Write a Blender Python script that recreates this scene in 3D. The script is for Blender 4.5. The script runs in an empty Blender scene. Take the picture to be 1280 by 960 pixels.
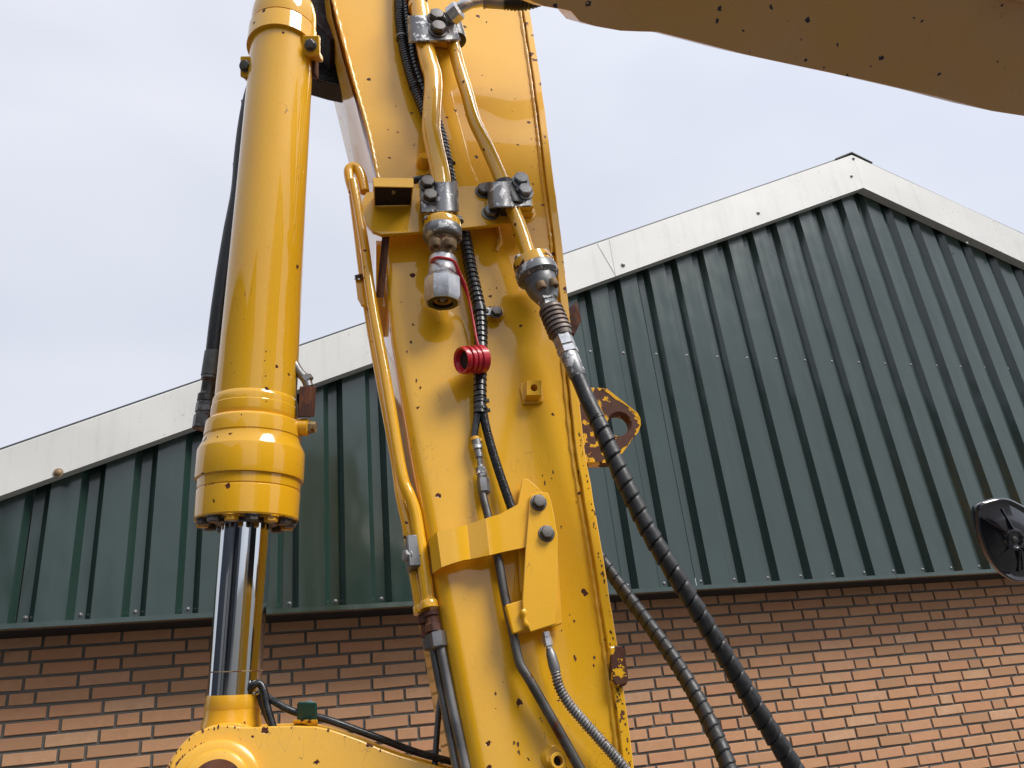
import bpy, math, random
from mathutils import Vector, Matrix, noise
V = Vector
random.seed(7)
scene = bpy.context.scene
COL = scene.collection

# ------------------------------------------------------------------ camera
ZG = 2.36                                   # height of the cladding's bottom screw row above the ground
CAM = V((0.889, -3.7507, ZG - 0.6644))
CR = V((0.95385, -0.28224, -0.10249)); CU = V((-0.02554, -0.41636, 0.90884)); CF = V((0.29918, 0.86429, 0.40435))
FPX = 1008.6
cd = bpy.data.cameras.new('camera'); cam = bpy.data.objects.new('camera', cd); COL.objects.link(cam)
cd.sensor_width = 36; cd.lens = 36 * FPX / 1280; cd.clip_start = 0.05; cd.clip_end = 800
cam.matrix_world = Matrix(((CR.x, CU.x, -CF.x, CAM.x), (CR.y, CU.y, -CF.y, CAM.y), (CR.z, CU.z, -CF.z, CAM.z), (0, 0, 0, 1)))
scene.camera = cam

# ------------------------------------------------------------------ light
SUN_EL = math.radians(50); SUN_AZ = math.radians(139)      # azimuth clockwise from +Y: behind the camera, to the right
sdir = V((math.sin(SUN_AZ) * math.cos(SUN_EL), math.cos(SUN_AZ) * math.cos(SUN_EL), math.sin(SUN_EL)))
sl = bpy.data.lights.new('sun', 'SUN'); sl.energy = 3.3; sl.angle = math.radians(26); sl.color = (1.0, 0.965, 0.91)
so = bpy.data.objects.new('sun', sl); COL.objects.link(so); so.rotation_euler = sdir.to_track_quat('Z', 'Y').to_euler()
world = bpy.data.worlds.new('World'); scene.world = world; world.use_nodes = True
nt = world.node_tree; nt.nodes.clear()
def N(nt, t, **k):
    n = nt.nodes.new(t)
    for a, b in k.items():
        if a.startswith('i_'): n.inputs[a[2:].replace('_', ' ')].default_value = b
        else: setattr(n, a, b)
    return n
def world_nodes():
    L = nt.links.new
    tc = N(nt, 'ShaderNodeTexCoord'); sep = N(nt, 'ShaderNodeSeparateXYZ'); L(tc.outputs['Generated'], sep.inputs[0])
    # overcast: brighter towards the zenith and round the veiled sun
    up = N(nt, 'ShaderNodeMapRange'); up.inputs[1].default_value = 0; up.inputs[2].default_value = 1; up.inputs[3].default_value = 0.95; up.inputs[4].default_value = 1.0
    L(sep.outputs[2], up.inputs[0])
    dot = N(nt, 'ShaderNodeVectorMath', operation='DOT_PRODUCT'); L(tc.outputs['Generated'], dot.inputs[0]); dot.inputs[1].default_value = sdir
    gl = N(nt, 'ShaderNodeMapRange', interpolation_type='SMOOTHSTEP'); gl.inputs[1].default_value = 0.1; gl.inputs[2].default_value = 1; gl.inputs[3].default_value = 0; gl.inputs[4].default_value = .30
    L(dot.outputs['Value'], gl.inputs[0])
    add = N(nt, 'ShaderNodeMath', operation='ADD'); L(up.outputs[0], add.inputs[0]); L(gl.outputs[0], add.inputs[1])
    mp = N(nt, 'ShaderNodeMapping'); mp.inputs['Scale'].default_value = (1.2, 1.2, 2.6); L(tc.outputs['Generated'], mp.inputs[0])
    no = N(nt, 'ShaderNodeTexNoise'); no.inputs['Scale'].default_value = 1.7; no.inputs['Detail'].default_value = 3; no.inputs['Roughness'].default_value = .45; no.inputs['Distortion'].default_value = .4
    L(mp.outputs[0], no.inputs['Vector'])
    cr = N(nt, 'ShaderNodeValToRGB'); cr.color_ramp.elements[0].position = .3; cr.color_ramp.elements[0].color = (.71, .75, .87, 1)
    cr.color_ramp.elements[1].position = .72; cr.color_ramp.elements[1].color = (.87, .895, .99, 1); L(no.outputs['Fac'], cr.inputs[0])
    mul = N(nt, 'ShaderNodeVectorMath', operation='SCALE'); L(cr.outputs[0], mul.inputs[0]); L(add.outputs[0], mul.inputs['Scale'])
    sky = N(nt, 'ShaderNodeTexSky', sky_type='NISHITA'); sky.sun_disc = False; sky.sun_elevation = SUN_EL; sky.sun_rotation = SUN_AZ
    b1 = N(nt, 'ShaderNodeBackground'); b1.inputs[1].default_value = 0.0; L(sky.outputs[0], b1.inputs[0]); b1.inputs[1].default_value = .003
    b2 = N(nt, 'ShaderNodeBackground'); L(mul.outputs[0], b2.inputs[0]); b2.inputs[1].default_value = 0.80
    ad = N(nt, 'ShaderNodeAddShader'); L(b1.outputs[0], ad.inputs[0]); L(b2.outputs[0], ad.inputs[1])
    out = N(nt, 'ShaderNodeOutputWorld'); L(ad.outputs[0], out.inputs[0])
world_nodes()
scene.render.engine = 'CYCLES'
scene.view_settings.view_transform = 'Standard'; scene.view_settings.look = 'None'
scene.view_settings.exposure = 0.25; scene.view_settings.gamma = 1.0
scene.cycles.max_bounces = 8

# ------------------------------------------------------------------ where things stand
def ray(x, y): return CF + CR * ((x - 640) / FPX) + CU * ((480 - y) / FPX)
def depth(x, y, d): return CAM + ray(x, y) * d                      # d = metres along the viewing axis
def onY(x, y, Y): r = ray(x, y); return CAM + r * ((Y - CAM.y) / r.y)
def S(P): return (P - CAM).dot(CF) / FPX                            # metres per pixel there
# the arm's front face: a nearly upright plane
beta = 0.08
BW = V((math.cos(beta), -math.sin(beta), 0)); BNH = V((-math.sin(beta), -math.cos(beta), 0)); tl = math.radians(5)
BN = BNH * math.cos(tl) + V((0, 0, 1)) * math.sin(tl); BA = V((0, 0, -1)) * math.cos(tl) + BNH * math.sin(tl)
BP = depth(620, 530, 1.6)
def F(x, y, h=0.0):
    r = ray(x, y); return CAM + r * (((BP + BN * h) - CAM).dot(BN) / r.dot(BN))

# ------------------------------------------------------------------ mesh builder
class MB:
    def __init__(s): s.v = []; s.f = []; s.m = []
    def add(s, vs, fs, mi=0):
        o = len(s.v); s.v += [V(p) for p in vs]; s.f += [tuple(i + o for i in f) for f in fs]; s.m += [mi] * len(fs); return s
    def box(s, c, hx, hy, hz, mi=0):            # centre and three half-extent vectors
        c = V(c); P = [c + hx * a + hy * b + hz * d for a in (-1, 1) for b in (-1, 1) for d in (-1, 1)]
        return s.add(P, [(0, 1, 3, 2), (4, 6, 7, 5), (0, 4, 5, 1), (2, 3, 7, 6), (0, 2, 6, 4), (1, 5, 7, 3)], mi)
    def prism(s, pts, ex, mi=0, holes=()):      # planar outline pushed along ex
        n = len(pts); P = [V(p) for p in pts] + [V(p) + ex for p in pts]
        fs = [tuple(range(n))[::-1], tuple(range(n, 2 * n))] + [(i, (i + 1) % n, n + (i + 1) % n, n + i) for i in range(n)]
        return s.add(P, fs, mi)
    def ring_prism(s, outer, inner, ex, mi=0):  # outline with one hole, both loops of equal length
        n = len(outer); P = [V(p) for p in outer] + [V(p) for p in inner]; P += [p + ex for p in P]; fs = []
        for i in range(n):
            j = (i + 1) % n
            fs += [(i, j, n + j, n + i), (2 * n + i, 3 * n + i, 3 * n + j, 2 * n + j), (i, 2 * n + i, 2 * n + j, j), (n + i, n + j, 3 * n + j, 3 * n + i)]
        return s.add(P, fs, mi)
    def lathe(s, O, d, prof, seg=32, ref=None, capA=True, capB=True, mi=0, phase=0):   # prof = [(t, r)...]
        d = V(d).normalized(); a = (V(ref) if ref else V((0.3, -1, .1))); a = (a - d * a.dot(d)).normalized(); b = d.cross(a)
        P = []; fs = []
        for t, r in prof:
            for k in range(seg):
                an = 2 * math.pi * k / seg + phase; P.append(V(O) + d * t + (a * math.cos(an) + b * math.sin(an)) * r)
        for i in range(len(prof) - 1):
            for k in range(seg):
                k2 = (k + 1) % seg; fs.append((i * seg + k, i * seg + k2, (i + 1) * seg + k2, (i + 1) * seg + k))
        if capA: fs.append(tuple(range(seg))[::-1])
        if capB: m = (len(prof) - 1) * seg; fs.append(tuple(range(m, m + seg)))
        return s.add(P, fs, mi)
    def tube(s, pts, rad, seg=16, mi=0, fn=None, sub=6, cap=True):       # smooth tube; fn(length, angle) -> extra radius
        P, R = spline(pts, rad, sub)
        n = len(P); T = []
        for i in range(n): T.append((P[min(i + 1, n - 1)] - P[max(i - 1, 0)]).normalized())
        a = V((0.3, -1, .2)); a = (a - T[0] * a.dot(T[0])).normalized(); vs = []; L = 0
        for i in range(n):
            if i: L += (P[i] - P[i - 1]).length
            a = (a - T[i] * a.dot(T[i])).normalized(); b = T[i].cross(a)
            for k in range(seg):
                an = 2 * math.pi * k / seg; r = R[i] + (fn(L, an) if fn else 0)
                vs.append(P[i] + (a * math.cos(an) + b * math.sin(an)) * r)
        fs = [(i * seg + k, i * seg + (k + 1) % seg, (i + 1) * seg + (k + 1) % seg, (i + 1) * seg + k) for i in range(n - 1) for k in range(seg)]
        if cap: fs += [tuple(range(seg))[::-1], tuple(range((n - 1) * seg, n * seg))]
        return s.add(vs, fs, mi)
    def sheet(s, rows, th=None, mi=0):          # grid of points; th = thickness vector function or vector
        m = len(rows[0]); n = len(rows); P = [V(p) for r in rows for p in r]
        fs = [(i * m + j, i * m + j + 1, (i + 1) * m + j + 1, (i + 1) * m + j) for i in range(n - 1) for j in range(m - 1)]
        if th is not None:
            o = len(P); P += [p + th for p in P]; fs2 = [tuple(k + o for k in f[::-1]) for f in fs]
            ed = [i for i in range(m)] + [i * m + m - 1 for i in range(1, n)] + [(n - 1) * m + j for j in range(m - 2, -1, -1)] + [i * m for i in range(n - 2, 0, -1)]
            fs2 += [(ed[i], ed[(i + 1) % len(ed)], ed[(i + 1) % len(ed)] + o, ed[i] + o) for i in range(len(ed))]
            fs = fs + fs2
        return s.add(P, fs, mi)
    def build(s, name, mat, parent=None, smooth=35, bevel=0, bseg=2):
        me = bpy.data.meshes.new(name); O = V(parent_world(parent)) if parent else V((0, 0, 0))
        me.from_pydata([tuple(p - O) for p in s.v], [], s.f)
        for m in (mat if isinstance(mat, (list, tuple)) else [mat]): me.materials.append(m)
        me.polygons.foreach_set('material_index', s.m)
        import bmesh
        b = bmesh.new(); b.from_mesh(me); bmesh.ops.recalc_face_normals(b, faces=b.faces); b.to_mesh(me); b.free()
        if smooth:
            me.polygons.foreach_set('use_smooth', [True] * len(me.polygons)); me.set_sharp_from_angle(angle=math.radians(smooth))
        o = bpy.data.objects.new(name, me); COL.objects.link(o)
        if parent: o.parent = parent
        if bevel:
            bm_ = o.modifiers.new('bevel', 'BEVEL'); bm_.width = bevel; bm_.segments = bseg; bm_.limit_method = 'ANGLE'; bm_.angle_limit = math.radians(40); bm_.harden_normals = False
        return o
def parent_world(p):
    l = V(p.location)
    while p.parent: p = p.parent; l += V(p.location)
    return l
def spline(pts, rad, sub=6):
    pts = [V(p) for p in pts]
    if not isinstance(rad, (list, tuple)): rad = [rad] * len(pts)
    P = []; R = []; n = len(pts)
    for i in range(n - 1):
        p0 = pts[max(i - 1, 0)]; p1 = pts[i]; p2 = pts[i + 1]; p3 = pts[min(i + 2, n - 1)]
        for k in range(sub):
            t = k / sub
            P.append(.5 * ((2 * p1) + (p2 - p0) * t + (2 * p0 - 5 * p1 + 4 * p2 - p3) * t * t + (3 * p1 - p0 - 3 * p2 + p3) * t ** 3)); R.append(rad[i] + (rad[i + 1] - rad[i]) * t)
    return P + [pts[-1]], R + [rad[-1]]
def thing(name, label, cat, loc=(0, 0, 0), group=None):
    o = bpy.data.objects.new(name, None); COL.objects.link(o); o.location = loc; o.empty_display_size = .05
    return tag(o, label, cat, group)
def tag(o, label, cat, group=None):
    o['label'] = label; o['category'] = cat
    if group: o['group'] = group
    return o

# ------------------------------------------------------------------ materials
def mat(name):
    m = bpy.data.materials.new(name); m.use_nodes = True; n = m.node_tree; n.nodes.clear()
    out = n.nodes.new('ShaderNodeOutputMaterial'); p = n.nodes.new('ShaderNodeBsdfPrincipled'); n.links.new(p.outputs[0], out.inputs[0])
    return m, n, p
def coords(n, scale=1.0, kind='Object'):
    t = n.nodes.new('ShaderNodeTexCoord'); m = n.nodes.new('ShaderNodeMapping'); n.links.new(t.outputs[kind], m.inputs[0])
    m.inputs['Scale'].default_value = scale if isinstance(scale, tuple) else (scale,) * 3
    return m.outputs[0]
def noi(n, vec, scale, detail=4, rough=.55, dist=0):
    t = n.nodes.new('ShaderNodeTexNoise'); t.inputs['Scale'].default_value = scale; t.inputs['Detail'].default_value = detail
    t.inputs['Roughness'].default_value = rough; t.inputs['Distortion'].default_value = dist; n.links.new(vec, t.inputs['Vector']); return t.outputs['Fac']
def mr(n, val, a, b, c=0, d=1, smooth=False):
    t = n.nodes.new('ShaderNodeMapRange')
    if smooth: t.interpolation_type = 'SMOOTHSTEP'
    for i, x in enumerate((a, b, c, d)): t.inputs[i + 1].default_value = x
    n.links.new(val, t.inputs[0]); return t.outputs[0]
def math_(n, op, a, b=0.0, clamp=False):
    t = n.nodes.new('ShaderNodeMath'); t.operation = op; t.use_clamp = clamp
    for i, x in enumerate((a, b)):
        if isinstance(x, (int, float)): t.inputs[i].default_value = x
        else: n.links.new(x, t.inputs[i])
    return t.outputs[0]
def mix(n, f, a, b):
    t = n.nodes.new('ShaderNodeMix'); t.data_type = 'RGBA'
    for i, x in ((0, f), (6, a), (7, b)):
        if isinstance(x, (int, float)): t.inputs[i].default_value = x
        elif isinstance(x, tuple): t.inputs[i].default_value = (*x, 1) if len(x) == 3 else x
        else: n.links.new(x, t.inputs[i])
    return t.outputs[2]
def bump(n, p, h, strength=.2, dist=.002):
    b = n.nodes.new('ShaderNodeBump'); b.inputs['Strength'].default_value = strength; b.inputs['Distance'].default_value = dist
    n.links.new(h, b.inputs['Height']); n.links.new(b.outputs[0], p.inputs['Normal']); return b
def link(n, a, p, name): n.links.new(a, p.inputs[name])

def yellow(name, chips=.35, base=(.77, .385, .006), rust=(.045, .014, .010), wear=0.0, scale=48, peel=.06, coatr=.03, edge=False):
    m, n, p = mat(name); c = coords(n)
    # chips: small voronoi cells, a few of them picked, ragged by noise
    nv = n.nodes.new('ShaderNodeTexNoise'); nv.inputs['Scale'].default_value = 130; nv.inputs['Detail'].default_value = 3; n.links.new(c, nv.inputs['Vector'])
    vm = n.nodes.new('ShaderNodeVectorMath'); vm.operation = 'MULTIPLY_ADD'; n.links.new(nv.outputs['Color'], vm.inputs[0]); vm.inputs[1].default_value = (.014,) * 3; n.links.new(c, vm.inputs[2])
    vo = n.nodes.new('ShaderNodeTexVoronoi'); vo.inputs['Scale'].default_value = scale; n.links.new(vm.outputs[0], vo.inputs['Vector'])
    sp = n.nodes.new('ShaderNodeSeparateColor'); n.links.new(vo.outputs['Color'], sp.inputs[0])
    big = noi(n, c, 2.3, 2)
    dens = mr(n, big, .42, .62, 0, chips, True)
    pick = math_(n, 'LESS_THAN', sp.outputs[0], dens)
    size = mr(n, math_(n, 'POWER', sp.outputs[1], 2.5), 0, 1, .07, .30)
    inside = math_(n, 'LESS_THAN', vo.outputs['Distance'], size)
    chip = math_(n, 'MULTIPLY', pick, inside)
    if wear > 0:
        w = noi(n, c, 28, 6, .65); w2 = noi(n, c, 7, 3)
        ww = math_(n, 'ADD', math_(n, 'MULTIPLY', w, .6), math_(n, 'MULTIPLY', w2, .4))
        chip = math_(n, 'MAXIMUM', chip, math_(n, 'GREATER_THAN', ww, .62 - wear * .25))
    tone = noi(n, c, 5, 5); fine = noi(n, c, 420, 2)
    col = mix(n, mr(n, tone, .3, .7), base, tuple(b * k for b, k in zip(base, (1.03, 1.08, 1.6))))
    col = mix(n, mr(n, fine, .45, .8, 0, .22), col, (.93, .62, .10))
    dust = math_(n, 'MULTIPLY', mr(n, noi(n, c, 3.1, 6, .65), .48, .72, 0, 1), mr(n, noi(n, c, 70, 4), .35, .65, .3, 1))
    col = mix(n, math_(n, 'MULTIPLY', dust, .22), col, (.52, .36, .14))
    sc1 = math_(n, 'ABSOLUTE', math_(n, 'SUBTRACT', noi(n, coords(n, (9, 9, 2.2)), 3.0, 2, .5, 1.2), .5))
    scr = math_(n, 'MULTIPLY', math_(n, 'LESS_THAN', sc1, .0016), mr(n, noi(n, c, 11, 2), .56, .60, 0, 1))
    col = mix(n, math_(n, 'MULTIPLY', scr, .75), col, (.16, .08, .02))
    col = mix(n, chip, col, mix(n, noi(n, c, 60), rust, tuple(x * 2.6 for x in rust)))
    link(n, col, p, 'Base Color')
    rg = math_(n, 'MULTIPLY', math_(n, 'SUBTRACT', 1.0, chip), 1.0)
    p.inputs['Roughness'].default_value = .45; p.inputs['IOR'].default_value = 1.45; p.inputs['Specular IOR Level'].default_value = .12
    link(n, rg, p, 'Coat Weight'); link(n, mr(n, dust, 0, 1, coatr, coatr + .16), p, 'Coat Roughness'); p.inputs['Coat IOR'].default_value = 1.55
    pe = noi(n, c, 240, 2); wv = noi(n, c, 9, 2)
    h = math_(n, 'ADD', math_(n, 'MULTIPLY', pe, peel * .22), math_(n, 'MULTIPLY', wv, .35)); h = math_(n, 'SUBTRACT', h, math_(n, 'MULTIPLY', chip, .35))
    b = bump(n, p, h, .35, .0016); n.links.new(b.outputs[0], p.inputs['Coat Normal'])
    return m
def metal(name, col=(.42, .42, .43), rough=.38, flake=0.0, dark=(.09, .085, .08), rust=0.0, metallic=.85, sc=60):
    m, n, p = mat(name); c = coords(n)
    a = noi(n, c, sc, 6, .65); bb = noi(n, c, sc * .25, 3)
    cc = mix(n, mr(n, bb, .38, .62, 0, .8), col, dark)
    if flake: cc = mix(n, mr(n, a, .54, .57, 0, flake), cc, (.78, .78, .77))
    if rust: cc = mix(n, mr(n, noi(n, c, sc * .7, 5), .62 - rust * .3, .68 - rust * .3), cc, (.13, .045, .02))
    link(n, cc, p, 'Base Color'); p.inputs['Metallic'].default_value = metallic
    link(n, mr(n, a, .3, .7, rough * .8, min(1, rough * 1.5)), p, 'Roughness')
    bump(n, p, a, .35, .0008); return m
def rubber(name, col=(.010, .011, .0125), rough=.36):
    m, n, p = mat(name); c = coords(n); a = noi(n, c, 90, 5)
    link(n, mix(n, mr(n, a, .45, .75, 0, .55), col, tuple(x * 3.2 + .012 for x in col)), p, 'Base Color')
    link(n, mr(n, a, .3, .7, rough * .85, rough * 1.4), p, 'Roughness'); bump(n, p, a, .25, .0006); return m
Y_ARM = yellow('arm_paint', .55)
Y_CYL = yellow('cylinder_paint', .3)
Y_PLAIN = yellow('bracket_paint', .08)
Y_WORN = yellow('worn_edge_paint', .3, wear=.18); Y_EDGE = yellow('chipped_edge_paint', .9, wear=.05, scale=60)
Y_LINK = yellow('link_paint', .4, base=(.76, .38, .012), peel=.25, coatr=.16)
Y_PIPE = yellow('pipe_paint', .5, scale=75)
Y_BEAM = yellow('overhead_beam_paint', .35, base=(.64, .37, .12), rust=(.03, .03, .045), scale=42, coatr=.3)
RUST = metal('rusty_steel', (.10, .035, .02), .75, 0, (.045, .016, .012), .4, .1, 40)
RUSTY_YELLOW = yellow('flaked_lug_paint', .3, wear=.58, rust=(.05, .022, .015))
STEEL = metal('grey_steel', (.30, .30, .30), .42, .0, (.10, .10, .10))
ZINC = metal('flaked_zinc', (.24, .245, .25), .42, .75, (.13, .13, .135), 0, .7)
BRIGHT = metal('bright_zinc', (.62, .63, .64), .30, .5, (.40, .40, .41), 0, .8, 90)
BOLT = metal('bolt_steel', (.16, .155, .15), .40, .15, (.05, .045, .04), .1)
DIRTY = metal('dirty_tan_steel', (.36, .26, .13), .55, .1, (.14, .10, .07), .35, .35)
RUBBER = rubber('black_rubber'); RUBBER_G = rubber('black_plastic', (.010, .011, .013), .24); HOSE_D = rubber('matt_black_wrap', (.010, .0105, .012), .42)
DARK = rubber('dark_maroon', (.010, .004, .004), .8)  # dark maroon for the ear plate, channel underside and bore discs
def simple(name, col, rough=.5, metallic=0, coat=0):
    m, n, p = mat(name); c = coords(n); a = noi(n, c, 50, 4)
    link(n, mix(n, mr(n, a, .3, .7), tuple(x * .8 for x in col), tuple(min(1, x * 1.15) for x in col)), p, 'Base Color')
    p.inputs['Roughness'].default_value = rough; p.inputs['Metallic'].default_value = metallic; p.inputs['Coat Weight'].default_value = coat
    bump(n, p, a, .15, .0006); return m
RED = simple('red_plastic', (.50, .008, .022), .36, 0, .3)
BRONZE = simple('bronze_seal', (.35, .20, .04), .4, .7)
GREEN_PL = simple('green_clamp_plastic', (.012, .075, .06), .45)
def chrome_mat():
    m, n, p = mat('chrome_rod'); c = coords(n, (60, 60, 3)); p.inputs['Base Color'].default_value = (.62, .65, .66, 1); p.inputs['Metallic'].default_value = 1
    link(n, mr(n, noi(n, c, 1, 4), .35, .7, .03, .12), p, 'Roughness'); return m
CHROME = chrome_mat()
BLACKP = simple('gloss_black_plastic', (.012, .014, .022), .16, 0, .5)
YBAND = simple('yellow_band', (.8, .42, .02), .4)
def brick_mat():
    m, n, p = mat('buff_brick'); c = coords(n); oi = n.nodes.new('ShaderNodeObjectInfo')
    ge = n.nodes.new('ShaderNodeNewGeometry')
    r = math_(n, 'FRACT', math_(n, 'ADD', oi.outputs['Random'], ge.outputs['Random Per Island']))
    rr = n.nodes.new('ShaderNodeValToRGB'); e = rr.color_ramp.elements; e[0].color = (.40, .215, .115, 1); e[1].color = (.56, .34, .20, 1)
    x = e.new(.45); x.color = (.54, .29, .152, 1); x = e.new(.8); x.color = (.50, .245, .130, 1); n.links.new(r, rr.inputs[0])
    cc = mix(n, mr(n, noi(n, c, 26, 6, .7), .35, .7, 0, .5), rr.outputs[0], (.40, .21, .10))
    cc = mix(n, mr(n, noi(n, c, 300, 3), .6, .7, 0, .35), cc, (.18, .10, .07))
    link(n, cc, p, 'Base Color'); p.inputs['Roughness'].default_value = .85
    bump(n, p, noi(n, c, 160, 5, .7), .5, .0015); return m
BRICK = brick_mat()
def mortar_mat():
    m, n, p = mat('dark_mortar'); c = coords(n)
    link(n, mix(n, noi(n, c, 90, 5), (.10, .097, .086), (.16, .155, .138)), p, 'Base Color'); p.inputs['Roughness'].default_value = .95
    bump(n, p, noi(n, c, 400, 4), .6, .002); return m
MORTAR = mortar_mat()
def clad_mat():
    m, n, p = mat('dark_green_cladding'); c = coords(n); oi = n.nodes.new('ShaderNodeObjectInfo')
    big = noi(n, c, 1.6, 4); st = noi(n, coords(n, (14, 14, .8)), 1, 4)
    cc = mix(n, mr(n, big, .3, .7), (.015, .034, .027), (.021, .043, .035)); cc = mix(n, mr(n, st, .5, .8, 0, .35), cc, (.045, .062, .058))
    cc = mix(n, mr(n, noi(n, c, 120, 3), .70, .74, 0, .4), cc, (.12, .14, .13))
    link(n, cc, p, 'Base Color'); link(n, mr(n, st, .3, .7, .16, .24), p, 'Roughness'); p.inputs['IOR'].default_value = 1.66
    wv = noi(n, coords(n, (3, 3, 1.6)), 1.3, 2); bump(n, p, wv, .5, .02); return m
CLAD = clad_mat()
def trim_mat():
    m, n, p = mat('pale_grey_trim'); c = coords(n)
    cc = mix(n, mr(n, noi(n, c, 3, 5), .3, .7), (.57, .57, .54), (.64, .64, .61))
    big = noi(n, coords(n, (1.2, 1, 1.2)), 1.0, 2)
    sp = math_(n, 'MULTIPLY', mr(n, noi(n, coords(n, (1, 1, 1)), 48, 4, .7), .62, .70), mr(n, big, .40, .62, 0, .75))
    cc = mix(n, sp, cc, (.20, .20, .17))
    stk = noi(n, coords(n, (26, 26, 2.5)), 1, 4); cc = mix(n, mr(n, stk, .52, .8, 0, .3), cc, (.36, .36, .33))
    link(n, cc, p, 'Base Color'); p.inputs['Roughness'].default_value = .5; bump(n, p, noi(n, c, 2.2, 2), .3, .01); return m
TRIM = trim_mat()
def ground_mat():
    m, n, p = mat('concrete_yard'); c = coords(n)
    cc = mix(n, noi(n, c, .8, 8, .6), (.07, .068, .064), (.12, .116, .11)); cc = mix(n, mr(n, noi(n, c, 14, 6), .55, .75, 0, .5), cc, (.10, .10, .09))
    link(n, cc, p, 'Base Color'); p.inputs['Roughness'].default_value = .8; bump(n, p, noi(n, c, 60, 6), .4, .004); return m

# ------------------------------------------------------------------ shared fasteners
_cache = {}
def bolt_mesh(m, kind='hex'):
    k = (m.name, kind)
    if k in _cache: return _cache[k]
    b = MB(); ph = 0
    if kind == 'hex':       # unit head: radius 1, rises along +Z, washer below
        b.lathe((0, 0, 0), (0, 0, 1), [(0, 1.32), (.16, 1.32), (.2, 1.25)], 24, (1, 0, 0))
        b.lathe((0, 0, .2), (0, 0, 1), [(0, 1.06), (.12, 1.1), (.72, 1.1), (.86, .94)], 6, (1, 0, 0))
        b.lathe((0, 0, 1.04), (0, 0, 1), [(-.1, .9), (.03, .88), (.05, .78)], 20, (1, 0, 0))
    elif kind == 'socket':
        b.lathe((0, 0, 0), (0, 0, 1), [(0, 1), (1.3, 1), (1.45, .9), (1.45, .55), (.8, .5)], 18, (1, 0, 0))
    else:
        b.lathe((0, 0, 0), (0, 0, 1), [(0, 1.25), (.15, 1.25), (.2, .95), (.5, .8), (.7, .45), (.75, .1)], 12, (1, 0, 0))
    o = b.build('bolt', m); me = o.data; bpy.data.objects.remove(o); _cache[k] = me; return me
def bolt(P, d, r, parent, m=None, kind='hex', name='bolt', hz=None, spin=0.0):
    o = bpy.data.objects.new(name, bolt_mesh(m or BOLT, kind)); COL.objects.link(o); o.parent = parent
    q = V(d).to_track_quat('Z', 'Y'); M = q.to_matrix() @ Matrix.Rotation(spin, 3, 'Z')
    o.rotation_euler = M.to_euler(); o.location = V(P) - parent_world(parent); o.scale = (r, r, hz or r); return o

# ------------------------------------------------------------------ the setting
g = MB(); g.add([(-300, -300, 0), (300, -300, 0), (300, 300, 0), (-300, 300, 0)], [(0, 1, 2, 3)])
go = g.build('ground', ground_mat(), smooth=0); go['kind'] = 'structure'

# ------------------------------------------------------------------ warehouse
PER = .207
BX0, BX1 = -2.07, 12.2
hall = thing('warehouse', 'warehouse gable of dark green ribbed cladding with white verge trim above a buff brick wall', 'building', (5.04, 0, 0))
VY = -.068
APX = onY(1065, 193, VY); TL = onY(0, 562, VY); TR = onY(1280, 292, VY)
LF = onY(1063, 227, VY); LL = onY(0, 620, VY); LR = onY(1280, 328, VY)
LF = V((APX.x, VY, LF.z + (LR.z - LF.z) * (APX.x - LF.x) / (LR.x - LF.x)))
def lineZ(A, B, X): return A.z + (B.z - A.z) * (X - A.x) / (B.x - A.x)
def topZ(X): return min(lineZ(TL, APX, X), lineZ(TR, APX, X))
def lowZ(X): return min(lineZ(LL, LF, X), lineZ(LR, LF, X))
BY = .26
# cladding: trapezoid sheets five ribs wide, lapped over one another
prof = [(-.0205, .037), (.0205, .037), (.0465, 0.0), (.1605, 0.0)]
zb = ZG - .028
def panel(i0, n, off):
    b = MB(); rows = []
    xs = []
    for i in range(i0, i0 + n):
        for a, d in prof: xs.append((i * PER + a, d))
    xs.append(((i0 + n) * PER - .0205 - .004, .037 - .004)) 
    xs = [(x, y - off) for x, y in xs]
    seq = []
    for k, (x, y) in enumerate(xs):
        seq.append((x, y))
        if k + 1 < len(xs) and x < APX.x - .001 < xs[k + 1][0]:
            t = (APX.x - x) / (xs[k + 1][0] - x); seq.append((APX.x, y + (xs[k + 1][1] - y) * t))
    seq = [(x, y) for x, y in seq if BX0 <= x <= BX1 and lowZ(x) + .15 > zb]
    if len(seq) < 2: return None
    b.sheet([[V((x, y, zb)) for x, y in seq], [V((x, y, max(zb + .01, lowZ(x) + .16))) for x, y in seq]], None)
    return b.build('cladding_panel', CLAD, hall, smooth=0)
panels = {}
for i0 in range(-10, 60, 5): panels[i0] = panel(i0, 5, .0012 * ((i0 // 5) % 2))
zmid = ZG + 1.3248
for i in range(0, 30):
    i0 = (i // 5) * 5; pr = panels.get(i0) or hall
    x = i * PER + (.006 if i % 5 == 0 else 0)
    if lowZ(x) > zb + .1: bolt(V((x + .002, (.037 - .001), ZG)), (0, -1, 0), .0075, pr, STEEL, 'screw', 'screw')
    if lowZ(x) > zmid + .03: bolt(V((x + .002, (.037 - .001), zmid)), (0, -1, 0), .0068, pr, STEEL, 'screw', 'screw')
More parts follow.
